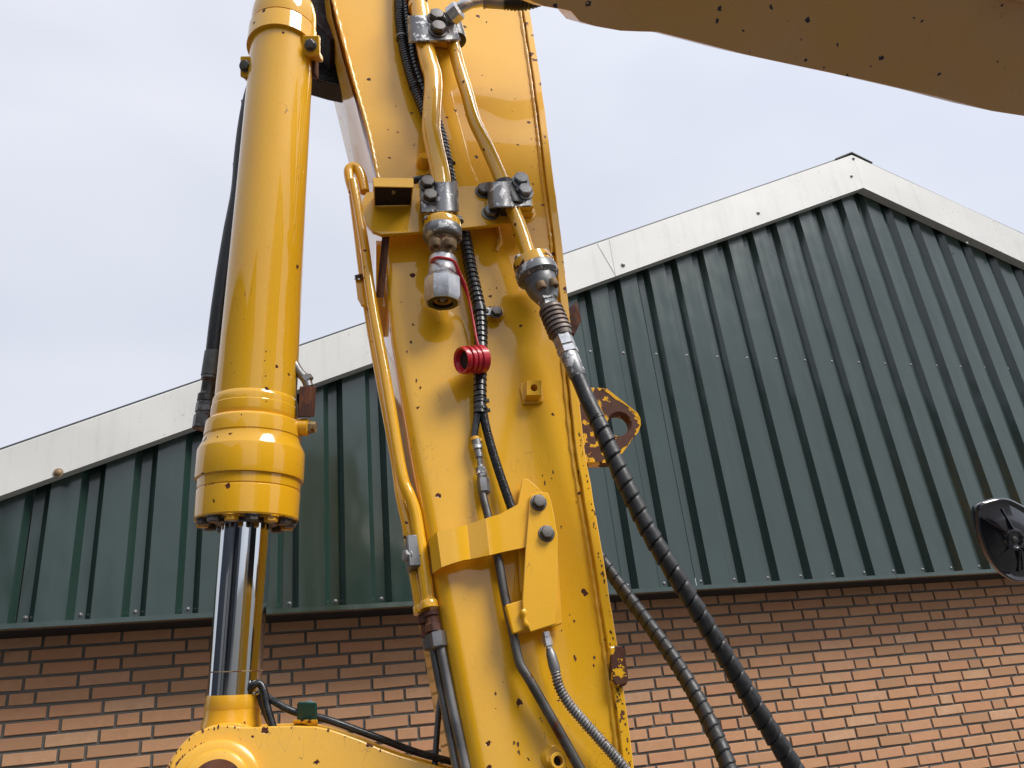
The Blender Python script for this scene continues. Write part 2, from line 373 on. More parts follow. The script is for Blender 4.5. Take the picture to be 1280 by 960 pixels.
# drip flashing and the soffit above the bricks
b = MB()
b.sheet([[V((x, y, z)) for x in (BX0, 1.2, 4.2, 7.2, BX1)] for y, z in ((.03, ZG - .022), (-.004, ZG - .0255), (-.006, ZG - .046), (.002, ZG - .050), (.03, ZG - .049))], None)
b.build('drip_flashing', CLAD, hall, smooth=20)
b = MB(); b.box(((BX0 + BX1) / 2, .028 + (BY - .024) / 2, ZG - .036), V(((BX1 - BX0) / 2, 0, 0)), V((0, (BY - .024) / 2, 0)), V((0, 0, .008))); b.build('soffit_shade_board', simple('soffit_shade_black', (.006, .006, .0065), .9), hall, smooth=0)  # near-black board paints in the shade under the overhang
for x in (1.35, 4.35, 7.35):
    b = MB(); b.sheet([[V((x + a, y, z)) for a in (-.03, .03)] for y, z in ((-.0052, ZG - .0255), (-.0074, ZG - .0465), (.002, ZG - .0515), (.03, ZG - .0505))], None); b.build('flashing_joint', CLAD, hall, smooth=20)
# bricks: wild bond, headers where the photograph has them
RP = .0557 * 4.0107 / 3.9007; BT = ZG - .0325
JOINTS = {0: [0.035,0.135,0.342,0.549,0.966,1.17,1.376,1.478,4.151,4.357,4.457,4.649,4.75,4.955,5.152,5.363], 1: [-0.008,0.196,0.402,0.61,0.709,1.126,1.331,1.541,4.003,4.209,4.308,4.517,4.617,4.796,4.993,5.193,5.403], 2: [0.041,0.247,0.349,0.559,0.972,1.178,1.277,1.484,3.948,4.16,4.366,4.468,4.677,4.88,5.084,5.249,5.349], 3: [-0.018,0.187,0.393,0.599,1.116,1.325,1.427,1.633,3.899,4.108,4.317,4.521,4.725,4.825,5.003,5.21,5.408], 4: [0.033,0.241,0.446,0.55,0.963,1.066,1.275,1.483,1.689,3.961,4.064,4.269,4.472,4.677,4.887,5.086,5.249,5.351], 5: [0.086,0.293,0.499,1.119,1.221,1.426,1.635,3.91,4.123,4.324,4.424,4.576,4.784,4.986,5.192,5.395], 6: [-0.07,0.138,0.347,0.444,0.65,1.061,1.27,1.475,1.576,3.851,4.062,4.266,4.469,4.672,4.878,5.042,5.139,5.341], 7: [0.083,0.289,0.495,1.217,1.423,1.629,3.899,4.107,4.207,4.414,4.612,4.769,4.972,5.181], 8: [0.143,0.244,0.451,1.385,1.592,3.869,4.07,4.279,4.481,4.683,4.895,4.992,5.133], 9: [0.293,0.499,1.53,3.909,4.011,4.217,4.415,4.619,4.824,5.028,5.236], 10: [3.858,4.068,4.272,4.477,4.581,4.785,4.987,5.173], 11: [3.815,4.019,4.199,4.402,4.611,4.71,4.916,5.125], 12: [3.742,3.954,4.153,4.361,4.562,4.767,4.972,5.074], 13: [3.795,4.001,4.208,4.308,4.515,4.721,4.924,5.129], 14: [3.728,3.933,4.134,4.343,4.55,4.75,4.854,5.066], 15: [3.783,3.994,4.099,4.276,4.478,4.685,4.894,5.092], 16: [4.15,4.353,4.519,4.732,4.835,5.036]}   # upright joints seen in the photograph, metres along the wall, course by course
SL = .2065; HL = .103; J = .0125
wall = MB()
wall.box(((BX0 + BX1) / 2, BY + .0075 + .05, (ZG - .03) / 2), V(((BX1 - BX0) / 2, 0, 0)), V((0, .05, 0)), V((0, 0, (ZG - .03) / 2)))
bw = wall.build('brick_wall', MORTAR, hall, smooth=0)
rs = random.Random(3); bricks = []
nrow = int(BT / RP)
for k in range(nrow):
    zc = BT - RP * (k + .5)
    js = list(JOINTS.get(k, [rs.uniform(0, .2)]))
    run = 0
    def step():
        return HL if rs.random() < .24 else SL
    while js[0] > BX0: js.insert(0, js[0] - step())
    full = [js[0]]
    for c in js[1:]:
        gap = c - full[-1]; u = max(1, round(gap / HL))
        if u > 2:
            parts = [2] * (u // 2) + [1] * (u % 2)
            if len(parts) > 3 and rs.random() < .6: parts.remove(2); parts += [1, 1]
            rs.shuffle(parts); a = full[-1]
            for q in parts[:-1]: a += q * gap / u; full.append(a)
        full.append(c)
    while full[-1] < BX1: full.append(full[-1] + step())
    for a, c in zip(full[:-1], full[1:]):
        if c - a > .03: bricks.append(((a + c) / 2, c - a, zc, k))
def proj(P): d = P - CAM; z = d.dot(CF); return 640 + FPX * d.dot(CR) / z, 480 - FPX * d.dot(CU) / z
def brick_geo(b, x, w, z, rs):
    hw = (w - J) / 2; hz = (RP - J) / 2; yo = BY + rs.uniform(-.002, .002); c = .0016
    P = []
    sk = rs.uniform(-.0012, .0012)
    for (yy, e) in ((yo + c, 0), (yo, c)):
        for sx, sz in ((-1, -1), (1, -1), (1, 1), (-1, 1)): P.append(V((x + sx * (hw - e), yy, z + sz * (hz - e) + sk * sx + rs.uniform(-.0011, .0011))))
    P += [V((p.x, BY + .014, p.z)) for p in P[:4]]
    f = [(4, 5, 6, 7)] + [(i, (i + 1) % 4, 4 + (i + 1) % 4, 4 + i) for i in range(4)] + [(8 + i, 8 + (i + 1) % 4, (i + 1) % 4, i) for i in range(4)]
    b.add(P, f)
seen = []; rest = MB()
BOOMHIDE = lambda x, y: (575 + (y - 900) * .18 < x < 770 + (y - 900) * .15) or (262 < x < 325 and y < 880) or (y > 915 and 215 < x < 420)
for t in bricks:
    x, w, z, k = t
    px, py = proj(V((x, BY, z))); inside = (-20 < px < 1300 and 700 < py < 972 and (V((x, BY, z)) - CAM).dot(CF) > 0)
    if inside and not BOOMHIDE(px, py) and w > .04: seen.append(((V((x, BY, z)) - CAM).length / math.sqrt(w), t))
    else: brick_geo(rest, x, w, z, rs)
seen.sort(key=lambda s: s[0])
for i, (_, (x, w, z, k)) in enumerate(seen):
    if i < 298:
        b = MB(); brick_geo(b, x, w, z, rs); b.build('brick', BRICK, bw, smooth=0)
    else: brick_geo(rest, x, w, z, rs)
ro = rest.build('brick_courses', BRICK, bw, smooth=0); ro['kind'] = 'stuff'
# white verge trim with a folded bottom lip, in lengths
def verge(Xa, Xb, A, B, lo, name='verge_trim'):
    b = MB(); n = 6; rows = [[], [], [], [], []]
    for i in range(n + 1):
        X = Xa + (Xb - Xa) * i / n; zt = lineZ(A, B, X); zl = lineZ(*lo, X)
        wob = .0015 * math.sin(X * 5.1)
        for r, (y, z) in zip(rows, ((.30, zt + .004), (VY + .006, zt), (VY + wob, zt - .006), (VY + wob * .5, zl), (-.0035, zl + .004))): r.append(V((X, y, z)))
    b.sheet(rows, None); return b.build(name, TRIM, hall, smooth=20)
seamX = onY(765, 319, VY).x
tr = []
for xa, xb in ((BX0 - .12, -.9), (-.898, seamX - .0015), (seamX, APX.x - .001)): tr.append(verge(xa, xb, TL, APX, (LL, LF)))
for xa, xb in ((APX.x, 7.6), (7.602, 9.9), (9.902, BX1)): tr.append(verge(xa, xb, TR, APX, (LR, LF)))
for px, py, r in ((73, 591, .016), (779, 331, .011), (948, 266, .010), (1209, 304, .009)):
    P = onY(px, py, VY - .002); bolt(P, (0, -1, 0), r, tr[1] if px < 760 else (tr[2] if px < 1066 else tr[3]), DIRTY if px < 100 else STEEL, 'screw', 'screw')
for px, py in ((1067, 198), (1064.5, 220), (1251, 315)): bolt(onY(px, py, VY - .003), (0, -1, 0), .009, tr[3], STEEL, 'screw', 'screw')
# lap strip at trim seam, ridge cap, roof and remaining walls
b = MB(); z0 = lineZ(TL, APX, seamX); zz = lineZ(LL, LF, seamX)
b.prism([V((seamX - .085, VY - .0015, lineZ(TL, APX, seamX - .085) - .003)), V((seamX - .0825, VY - .0015, lineZ(TL, APX, seamX - .0825) - .003)), V((seamX + .0015, VY - .0015, zz + .002)), V((seamX - .001, VY - .0015, zz + .002))], V((0, .001, 0)))
b.build('trim_seam', STEEL, hall, smooth=0)
b = MB()
for sgn, Xe, A, B_ in ((-1, BX0 - .1, TL, APX), (1, BX1, TR, APX)):
    Xa = APX.x; Za = APX.z + .012
    b.sheet([[V((Xa, VY + .01, Za)), V((Xa, 9, Za))], [V((Xe, VY + .01, lineZ(A, B_, Xe) + .012)), V((Xe, 9, lineZ(A, B_, Xe) + .012))]], V((0, 0, -.01)))
b.build('roof', simple('dark_roof_sheet', (.05, .055, .06), .5), hall, smooth=0)
b = MB()
b.sheet([[V((APX.x - .16, VY - .005, lineZ(TL, APX, APX.x - .16) + .014)), V((APX.x - .16, 9, lineZ(TL, APX, APX.x - .16) + .03))], [V((APX.x, VY - .005, APX.z + .022)), V((APX.x, 9, APX.z + .04))], [V((APX.x + .16, VY - .005, lineZ(TR, APX, APX.x + .16) + .014)), V((APX.x + .16, 9, lineZ(TR, APX, APX.x + .16) + .03))]], V((0, 0, -.008)))
b.build('ridge_cap', simple('dark_ridge_sheet', (.06, .06, .06), .5), hall, smooth=0)
b = MB()
for x in (BX0 + .02, BX1 - .02): b.box((x, 4.6, 1.2), V((.05, 0, 0)), V((0, 4.35, 0)), V((0, 0, 1.2)))
b.build('side_wall', BRICK, hall, smooth=0)

# unseen halls, added as dark shapes for the gloss paint and chrome to reflect
DBLUE = simple('dark_blue_sheet', (.015, .02, .035), .5)
def reflection_shed(x, y, hx, hy, h, label, doors):
    yh = thing('reflection_hall', label, 'building', (x, y, 0))
    b = MB(); b.box((x, y, h / 2), V((hx, 0, 0)), V((0, hy, 0)), V((0, 0, h / 2))); b.build('walls', DBLUE, yh, smooth=0)
    b = MB(); b.box((x, y, h + .12), V((hx + .3, 0, 0)), V((0, hy + .3, 0)), V((0, 0, .12))); b.build('roof_edge', STEEL, yh, smooth=0)
    for dx, dy in doors:
        b = MB(); b.box((dx, dy, 1.9), V((1.8, 0, 0)) if dy > y + hy else V((.05, 0, 0)), V((0, .05, 0)) if dy > y + hy else V((0, 1.8, 0)), V((0, 0, 1.9))); b.build('roller_door', STEEL, yh, smooth=0)
reflection_shed(-23, -25, 15, 6, 10.5, 'added dark blue flat roofed hall behind the viewer, unseen, for reflections', [(-34 + i * 5.6, -18.94) for i in range(5)])
reflection_shed(-20, -7.5, 6, 11.3, 10, 'added dark blue flat roofed hall on the left, unseen, for reflections', [(-13.94, -13), (-13.94, -8)])
# unseen cab beside and behind the viewer, added for the arm's gloss to reflect
cb = thing('reflection_cab', 'added yellow and black excavator cab to the right behind the viewer, unseen, for reflections', 'excavator cab', (2.62, -5.6, 0))
b = MB(); b.box((2.62, -5.6, 1.45), V((.75, 0, 0)), V((0, 1.1, 0)), V((0, 0, .5))); b.box((3.1, -7.6, 1.6), V((1.4, 0, 0)), V((0, .9, 0)), V((0, 0, .55))); b.build('body', Y_PLAIN, cb, bevel=.03)
b = MB(); b.box((2.62, -5.6, 3.0), V((.71, 0, 0)), V((0, 1.05, 0)), V((0, 0, 1.05))); b.build('window', BLACKP, cb, bevel=.04)
b = MB(); b.box((2.62, -5.6, 4.07), V((.74, 0, 0)), V((0, 1.12, 0)), V((0, 0, .05))); b.build('roof', Y_PLAIN, cb, bevel=.02)
for sx in (-1, 1):
    for sy in (-1, 1): b = MB(); b.box((2.62 + sx * .71, -5.6 + sy * 1.05, 3.0), V((.04, 0, 0)), V((0, .05, 0)), V((0, 0, 1.05))); b.build('pillar', BLACKP, cb, bevel=.01)
for sx in (-1, 1): b = MB(); b.box((3.1 + sx * 1.2, -6.6, .5), V((.28, 0, 0)), V((0, 1.9, 0)), V((0, 0, .45))); b.build('track', RUBBER, cb, bevel=.2, bseg=4)
b = MB(); b.box((3.1, -6.6, .85), V((.9, 0, 0)), V((0, 1.2, 0)), V((0, 0, .3))); b.build('undercarriage', RUBBER, cb, bevel=.03)

# ------------------------------------------------------------------ excavator arm (upright box beam)
arm = thing('arm_beam', 'upright glossy yellow excavator arm carrying pipes, clamps and brackets on its chipped front face', 'excavator arm', F(640, 960, -.1))
ST = [(-90, 396, 642, .004), (-40, 406, 650, .004), (12, 418, 660, .004), (100, 441, 674, .004), (160, 458, 682, .005), (225, 472, 690, .007), (300, 478, 700, .014), (340, 482, 704, .02), (420, 490, 713, .026),
      (560, 513, 728, .028), (700, 539, 752, .03), (800, 558, 768, .03), (960, 588, 790, .03), (1060, 607, 804, .03)]
FL = .018
b = MB(); rows = []
NA = 8
for y, xl, xr, R in ST:
    A = F(xl, y); Bq = F(xr, y); W = (Bq - A); wv = W.normalized(); sc = S(A)
    row = [A - BN * .30, A - BN * .15]
    for k in range(NA + 1):
        an = math.pi / 2 * k / NA; row.append(A + wv * (R - R * math.cos(an)) - BN * (R - R * math.sin(an)))
    L = W.length - FL
    for t in (.08, .3, .5, .7, .85, 1):
        row.append(A + wv * (R + (L - R) * t))
    row += [A + wv * L - BN * .30]
    rows.append(row)
b.sheet(rows, None); b.build('box_section', Y_ARM, arm, smooth=40)
b = MB(); rows = []   # right side plate standing a little proud
for y, xl, xr, R in ST:
    A = F(xr, y); wv = BW
    rows.append([A - wv * FL + BN * .014, A + BN * .014])
def loft4(b, secs):
    n = len(secs[0]); P = [p for s in secs for p in s]; fs = []
    for i in range(len(secs) - 1):
        for k in range(n): fs.append((i * n + k, i * n + (k + 1) % n, (i + 1) * n + (k + 1) % n, (i + 1) * n + k))
    fs += [tuple(range(n)), tuple(range((len(secs) - 1) * n, len(secs) * n))]
    b.add(P, fs); return b
secs = []
PL, PR_ = [], []
for i in range(len(ST) - 1):
    for k in range(6):
        t = k / 6; y = ST[i][0] + (ST[i + 1][0] - ST[i][0]) * t; xr = ST[i][2] + (ST[i + 1][2] - ST[i][2]) * t
        j = noise.noise(V((y * .09, 3, 0))) * .0016
        A = F(xr, y) + BW * j
        secs.append([A - BW * FL + BN * .013, A + BN * .013, A - BN * .31, A - BW * FL - BN * .31])
b = MB(); loft4(b, secs); b.build('side_plate', Y_EDGE, arm, smooth=30, bevel=.002)
# weld beads
def bead(name, pts, r, m=None, par=None, f=220):
    b = MB(); P, R = spline(pts, r, 14)
    b.tube(P, r, 8, fn=lambda L, a: .0011 * math.sin(L * f) + .0007 * noise.noise(V((L * 60, a, 0))), sub=1)
    return b.build(name, m or Y_ARM, par or arm, smooth=60)
bead('weld_bead', [F(xr - FL / S(F(xr, y)) - 2, y, .0) for y, xl, xr, R in ST], .0055)
bead('weld_bead', [F(xl + 1.5, y, -.002) for y, xl, xr, R in ST[:6]], .0045)
# upper left ear: side plate flaring towards the cylinder's head
pts = [(384, -40), (392, 5), (408, 18), (421, 42), (428, 66), (433, 92), (444, 128), (430, 128), (424, 96), (413, 62), (399, 44), (386, 34)]
b = MB(); b.prism([F(x, y, -.04) for x, y in [(378, -60), (385, 18), (396, 31), (405, 41), (413, 50), (419, 49), (422, 42), (415, 20), (402, -60)]], -BN * .16); b.build('ear_plate', [DARK], arm, smooth=30, bevel=.003)
b = MB(); rr = [((384, -60), (404, -60)), ((388, 20), (415, 20)), ((396, 33), (419, 36)), ((405, 44), (424, 55)), ((413, 58), (429, 75)), ((420, 82), (436, 100)), ((427, 115), (445, 130)), ((436, 165), (456, 175)), ((447, 225), (470, 228))]
b.sheet([[F(p[0], p[1], -.11), F(p[0] * .4 + q[0] * .6, p[1] * .4 + q[1] * .6, -.06), F(q[0], q[1], -.002)] for p, q in rr], -BN * .004); b.build('ear_flank', Y_ARM, arm, smooth=60)
b = MB(); b.prism([F(x, y, -.14) for x, y in ((386, 75), (402, 77), (424, 79), (434, 109), (410, 104), (386, 97))], -BN * .06); b.build('cross_stop', RUBBER_G, arm, bevel=.004)

def flakes(name, pts, sz, par, m, seed, nrm=None):
    rs_ = random.Random(seed); b = MB(); n_ = nrm or BN; a_ = V((0, 0, 1)).cross(n_).normalized(); c_ = n_.cross(a_)
    for P in pts:
        k_ = rs_.randint(6, 9); s_ = sz * rs_.uniform(.35, 1.3); st_ = rs_.uniform(1, 2.6); ph = rs_.uniform(0, 6)
        b.prism([P + (a_ * math.cos(2 * math.pi * i / k_ + ph) * s_ * rs_.uniform(.5, 1.2) + c_ * math.sin(2 * math.pi * i / k_ + ph) * s_ * st_ * rs_.uniform(.5, 1.2)) for i in range(k_)], n_ * .0005)
    return b.build(name, m, par, smooth=0)
_r = random.Random(5); ep = []
for _ in range(60):
    y = 540 + 420 * _r.random() ** .8
    for i in range(len(ST) - 1):
        if ST[i][0] <= y < ST[i + 1][0]: xr = ST[i][2] + (ST[i + 1][2] - ST[i][2]) * (y - ST[i][0]) / (ST[i + 1][0] - ST[i][0])
    ep.append(F(xr, y, .0132) - BW * (.001 + .004 * _r.random() ** 3))
for _ in range(26):
    y = _r.uniform(788, 900); xr = 767 + (y - 800) * .1375; ep.append(F(xr, y, .0132) - BW * (.0005 + .010 * _r.random() ** 2))
flakes('rust_flakes', ep, .0016, arm, RUST, 9)
flakes('rust_flakes', [F(x + _r.uniform(-6, 6), y + _r.uniform(-9, 9), .0002) for x, y in ((722, 622), (712, 768), (706, 782), (740, 828), (716, 822), (618, 862), (526, 482), (512, 436), (648, 935), (652, 948), (676, 900), (684, 596), (694, 592)) for _ in range(2)], .0018, arm, RUST, 4)
# ---- pipes on the front face
HP = .075
def pxp(lst): return [F(x, y, h) for x, y, h, *_ in lst]
def pxr(lst): return [r * S(F(x, y, h)) for x, y, h, r in lst]
def pipe(name, lst, m, par, seg=20, sub=8, fn=None, smooth=60):
    b = MB(); b.tube(pxp(lst), pxr(lst), seg, sub=sub, fn=fn); return b.build(name, m, par, smooth=smooth)
pipe('pipe', [(524, 8, HP, 11), (527, 30, HP, 11.5), (531, 55, HP, 11.5), (536.5, 80, HP, 11.5), (540.5, 93, HP, 11.5), (541.5, 108, HP, 11.5), (540, 135, HP, 11.5), (539, 158, HP, 11.8), (540.5, 170, HP, 12), (544.5, 190, HP, 12), (549.5, 212, HP, 12.2), (552, 232, HP, 12.3), (553, 275, HP, 12.3)], Y_PIPE, arm)
pipe('pipe', [(562, 20, HP, 8), (566, 52, HP, 8), (574, 85, HP, 8), (584, 118, HP, 8.2), (591, 145, HP, 8.4), (596, 158, HP, 8.4), (603, 172, HP, 8.5), (615, 198, HP, 8.6), (627, 226, HP, 8.8), (641, 262, HP, 9), (651, 288, HP, 9.2), (663, 326, HP, 9.4)], Y_PIPE, arm)
# ---- saddle clamps: a bent strap with two bolts, rubber underneath
def strap(name, prof, p0, p1, m, par, th=.005):
    """prof: list of (dx px, h m) across; p0, p1: centre pixels of the upper and lower edge"""
    b = MB(); rows = []
    for q in (p0, p1):
        s = S(F(*q, HP)) / S(F(*p0, HP)); rows.append([F(q[0] + dx * 1.0, q[1] + dx * -.04, h) for dx, h in prof])
    b.sheet(rows, BN * -th); return b.build(name, m, par, smooth=40, bevel=.0012)
def hump(c, w, h0, h1, n=8):
    return [(c - w * math.cos(math.pi * k / n), h0 + (h1 - h0) * math.sin(math.pi * k / n) ** .7) for k in range(n + 1)]
cl = MB()
c1 = strap('saddle_clamp', [(-33, .062), (-32, .082), (-29, .094), (-22, .103), (-14, .106), (0, .104), (14, .106), (22, .104), (29, .094), (32, .080), (33, .064)], (542, 18), (544, 50), ZINC, arm, .007)
bolt(F(545.5, 24, .105), BN, 9 * S(F(545, 24, .1)), c1, BOLT, spin=.3); bolt(F(547.5, 39, .105), BN, 9 * S(F(545, 24, .1)), c1, BOLT, spin=.9)
for (x, y, r) in ((529, 36, 15), (568, 40, 13)):
    b = MB(); dd = (F(x + 4, y + 20, HP) - F(x, y, HP)).normalized(); k = S(F(x, y, HP)); b.lathe(F(x, y, HP - .008), dd, [(-.03, r * k * .9), (.022, r * k), (.034, r * k * .98), (.036, r * k * .62)], 24, capB=True); b.build('rubber_sleeve', RUBBER, arm)
b = MB(); b.box(F(546, 40, .03), BW * .055, BN * .028, BA * .026); b.build('clamp_base', Y_PLAIN, arm, bevel=.003)
# mid bracket: standing plate across the face
BH = .052
b = MB(); pl = [(458, 240), (453, 250), (454, 268), (458, 280), (466, 289), (477, 293), (520, 290.5), (560, 287), (600, 283), (632, 279.5), (648, 279), (660, 277), (667, 273), (671, 268), (668, 262), (664, 256), (660, 240), (656, 234), (600, 232), (560, 233), (500, 236)]
b.prism([F(x, y, BH) for x, y in pl], -BN * .010); mp = b.build('bracket_plate', Y_PLAIN, arm, smooth=25, bevel=.0018)
b = MB(); b.prism([F(478, 292, BH - .012), F(484, 292, BH - .012), F(476, 372, -.008), F(470, 372, -.03)], -BW * -.006 ); b.build('gusset', RUST, arm, smooth=0, bevel=.001)
b = MB(); b.box(F(620, 262, .022), BW * .012, BN * .022, BA * .03); b.box(F(530, 268, .022), BW * .010, BN * .022, BA * .035); b.build('bracket_foot', Y_PLAIN, arm, bevel=.002)
bead('weld_bead', [F(620, 283, .002), F(625, 300, .003), F(620, 314, .001)], .006, f=150)
# open channel on the bracket's left end
k = S(F(490, 240, .1)); c = F(491, 242, .085); hxv = BW * (25 * k)
up = -BA
b = MB()
b.prism([F(466, 222, .124), F(517, 222.5, .124), F(517, 234, .124), F(467, 233, .124)], -BN * .004)
b.prism([F(467, 234, .122), F(516.5, 235, .122), F(514.5, 256.5, .055), F(468.5, 257.5, .055)], -BA * .006, 1)
b.prism([F(466, 222, .123), F(467, 234, .123), F(467.5, 259, .053), F(466, 247, .053)], BW * .0025)
b.prism([F(514.5, 224, .123), F(515, 235, .123), F(513, 259, .053), F(512, 247, .053)], BW * .0025)
b.build('channel_bracket', [Y_PLAIN, DARK], arm, smooth=0, bevel=.001)
b = MB(); hn = (F(468.5, 257.5, .055) - F(467, 234, .122)).cross(BW).normalized()
if hn.z > 0: hn = -hn
b.lathe(F(490, 240, .105) + hn * .0004, hn, [(0, 4.5 * k), (.0008, 4.5 * k)], 18); b.build('hole_light_disc', metal('painted_hole_light', (.5, .5, .5)), arm)  # pale disc stands in for light showing through a hole
# left saddle clamp over the wide pipe
c2 = strap('saddle_clamp', [(-25, .066), (-24, .084), (-18, .087), (-8, .089), (-3, .098), (4, .106), (10, .107), (16, .102), (21, .090), (23, .074), (23.5, .062)], (549, 227), (550.5, 264), ZINC, arm, .005)
for q in ((534, 231), (537.5, 247.5)): bolt(F(*q, .088), BN, 8.4 * S(F(*q, .09)), c2, BOLT, spin=q[0])
b = MB(); b.box(F(536, 262, .058), BW * .012, BN * .020, BA * .028); b.build('clamp_base', Y_PLAIN, arm, bevel=.002)
# right saddle clamp over the thin pipe
c3 = strap('saddle_clamp', [(-27, .060), (-26, .078), (-22, .094), (-15, .104), (-6, .106), (2, .100), (6, .092), (12, .088), (24, .088), (27, .086)], (635, 226), (638, 258), ZINC, arm, .005)
for q in ((650.5, 227), (655.5, 241)): bolt(F(*q, .089), BN, 8.6 * S(F(*q, .09)), c3, ZINC, spin=q[0])
for q in ((604.5, 240), (612.5, 267)): bolt(F(*q, BH), BN, 8.4 * S(F(*q, .06)), mp, BOLT if q[0] < 610 else STEEL, spin=q[0])
b = MB(); k = S(F(632, 250, HP)); dd = (F(641, 262, HP) - F(627, 226, HP)).normalized(); b.lathe(F(633, 244, HP - .004), dd, [(-.03, 15 * k), (.030, 17 * k), (.042, 16 * k), (.043, 9 * k)], 24); b.build('rubber_sleeve', RUBBER, arm)
b = MB(); b.box(F(655, 256, .066), BW * (9 * k), BN * .018, BA * .020); b.box(F(650, 262, .060), BW * (16 * k), BN * .008, BA * .016); b.build('clamp_base', Y_PLAIN, arm, bevel=.002)
# small details on the face
k = S(F(663, 492)); b = MB()
b.prism([F(x, y, 0) for x, y in ((649, 486), (652, 479), (676, 477), (679, 500), (678, 505), (653, 507))], BN * .007); b.build('weld_pad', Y_ARM, arm, smooth=30, bevel=.004, bseg=3)
def tubular_block(x, y, s, h0, h1, hole):
    o = [F(x + dx * s, y + dy * s, h0) for dx, dy in ((-1, -1), (0, -1), (1, -1), (1, 0), (1, 1), (0, 1), (-1, 1), (-1, 0))]
    i = [F(x + math.cos(a) * hole, y + math.sin(a) * hole, h0) for a in [math.radians(225 + 45 * q) for q in range(8)]]
    b = MB(); b.ring_prism(o, i, BN * (h1 - h0)); return b
tubular_block(664, 493, 9.2, .004, .032, 4.4).build('threaded_boss', Y_ARM, arm, smooth=0, bevel=.001)
b = MB(); b.lathe(F(664, 492, .0075), BN, [(0, 4.2 * k), (.001, 4.2 * k)], 16); b.build('boss_bore', DARK, arm)
k = S(F(693, 952)); b = MB(); b.lathe(F(690, 947, 0), BN, [(0, 15 * k), (.006, 13 * k), (.012, 10 * k)], 24); b.build('weld_pad', Y_ARM, arm)
b = MB(); b.lathe(F(695, 952, .008), BN, [(0, 10 * k), (.014, 10 * k), (.015, 9 * k), (.015, 6 * k), (.002, 6 * k)], 20); b.build('threaded_boss', Y_ARM, arm)
b = MB(); b.lathe(F(695, 952, .012), BN, [(0, 5.8 * k), (.001, 5.8 * k)], 16); b.build('boss_bore', DARK, arm)
k = S(F(532, 205)); b = MB(); b.lathe(F(529, 206, .0), BN, [(0, 9 * k), (.02, 8 * k), (.03, 5 * k)], 16); b.build('stud_boss', Y_ARM, arm)
# clip with bolt beside the loom
b = MB(); b.box(F(612, 390, .018), BW * (9 * S(F(612, 390))), BN * .0025, BA * (6 * S(F(612, 390)))); tb = b.build('clip_tab', ZINC, arm, bevel=.001)
b = MB(); k = S(F(620, 392)); b.lathe(F(621, 393, 0), BN, [(0, 9.5 * k), (.012, 9 * k), (.016, 7 * k)], 20); b.build('stud_boss', Y_ARM, arm); bolt(F(620, 391, .018), BN, 6.2 * k, tb, BOLT)
# right edge: rusty stop, eye lug, worn stop
b = MB(); b.prism([F(x, y, -.02) for x, y in ((708, 388), (721, 376), (727, 400), (718, 418), (709, 412))], -BN * .03); b.build('edge_stop', RUST, arm, smooth=0, bevel=.002)
b = MB(); b.prism([F(x, y, .024) for x, y in ((762, 808), (776, 806), (781, 812), (786, 846), (784, 856), (770, 858), (766, 850))], -BN * .04); b.build('edge_stop', RUSTY_YELLOW, arm, smooth=0, bevel=.003)
ol = [(724, 485), (742, 484), (758, 486.5), (778, 498), (795, 515), (800, 527), (799, 540), (790, 556), (777, 569), (770, 576), (752, 578.5), (738, 579), (728, 579), (726, 550), (724, 520), (722, 500)]
hc = (774, 530)
ol = [(724, 485), (742, 484), (759, 486), (797, 516), (800.5, 523), (801, 531), (798, 540), (772, 574), (767, 578), (738, 579), (726, 579), (724, 530)]
ol = [(a_[0] + (c_[0] - a_[0]) * t_ / 4, a_[1] + (c_[1] - a_[1]) * t_ / 4) for a_, c_ in zip(ol, ol[1:] + ol[:1]) for t_ in range(4)]
inn = []
for x, y in ol:
    a = math.atan2(y - hc[1], x - hc[0]); inn.append((hc[0] + 14.5 * math.cos(a), hc[1] + 14.5 * math.sin(a)))
b = MB(); b.ring_prism([F(x, y, -.05) for x, y in ol], [F(x, y, -.05) for x, y in inn], -BN * .026); lug = b.build('eye_lug', RUSTY_YELLOW, arm, smooth=30, bevel=.0025)
def shr(x, y, k_): return (hc[0] + (x - hc[0]) * k_, hc[1] + (y - hc[1]) * k_)
mid_ = [(x, y) for x, y in ol[5:35]]
b = MB(); b.sheet([[F(x, y, -.0492) for x, y in mid_], [F(*shr(x, y, .90 + .06 * math.sin(i_ * 1.3) + .035 * math.sin(i_ * 3.1)), -.0492) for i_, (x, y) in enumerate(mid_)]], -BN * .0006); b.build('paint_rim', Y_WORN, lug, smooth=0)
# ---- lower bracket: band round the left corner, gusset plate, lower block
HB = .045
top = [(534.5, 690, -.05), (534.5, 680, -.02), (536.5, 673, .012), (546, 665, .030), (562, 661, .033), (578, 657.5, .034), (584, 656, .030), (600, 650, .040), (607, 648, .045), (625, 642.5, HB), (648, 630, HB), (662, 620, HB)]
bot = [(540, 722, -.05), (540, 718, -.02), (541.5, 716, .012), (552, 709, .030), (566, 704, .033), (580, 700, .034), (588, 699, .030), (604, 695.5, .040), (612, 694, .045), (628, 690, HB), (645, 686.5, HB), (657, 684, HB)]
b = MB(); b.sheet([[F(*p) for p in top], [F(*p) for p in bot]], BN * -.006); b.build('band_strap', Y_PLAIN, arm, smooth=25, bevel=.0012)
b = MB(); b.prism([F(x, y, .012) for x, y in ((652, 600), (659, 602), (676, 617), (688, 634), (692, 650), (701, 781), (688, 786), (650, 740), (644, 640))], BN * .012); b.build('backing_plate', Y_PLAIN, arm, smooth=20, bevel=.0018)
b = MB(); b.prism([F(x, y, HB + .001) for x, y in ((662, 620), (672, 616.5), (684, 617.5), (688, 628), (696, 670), (695.5, 740), (694, 781), (662, 791.5), (653, 772), (652, 752), (656, 690))], BN * .007); gp = b.build('gusset_plate', Y_PLAIN, arm, smooth=20, bevel=.0016)
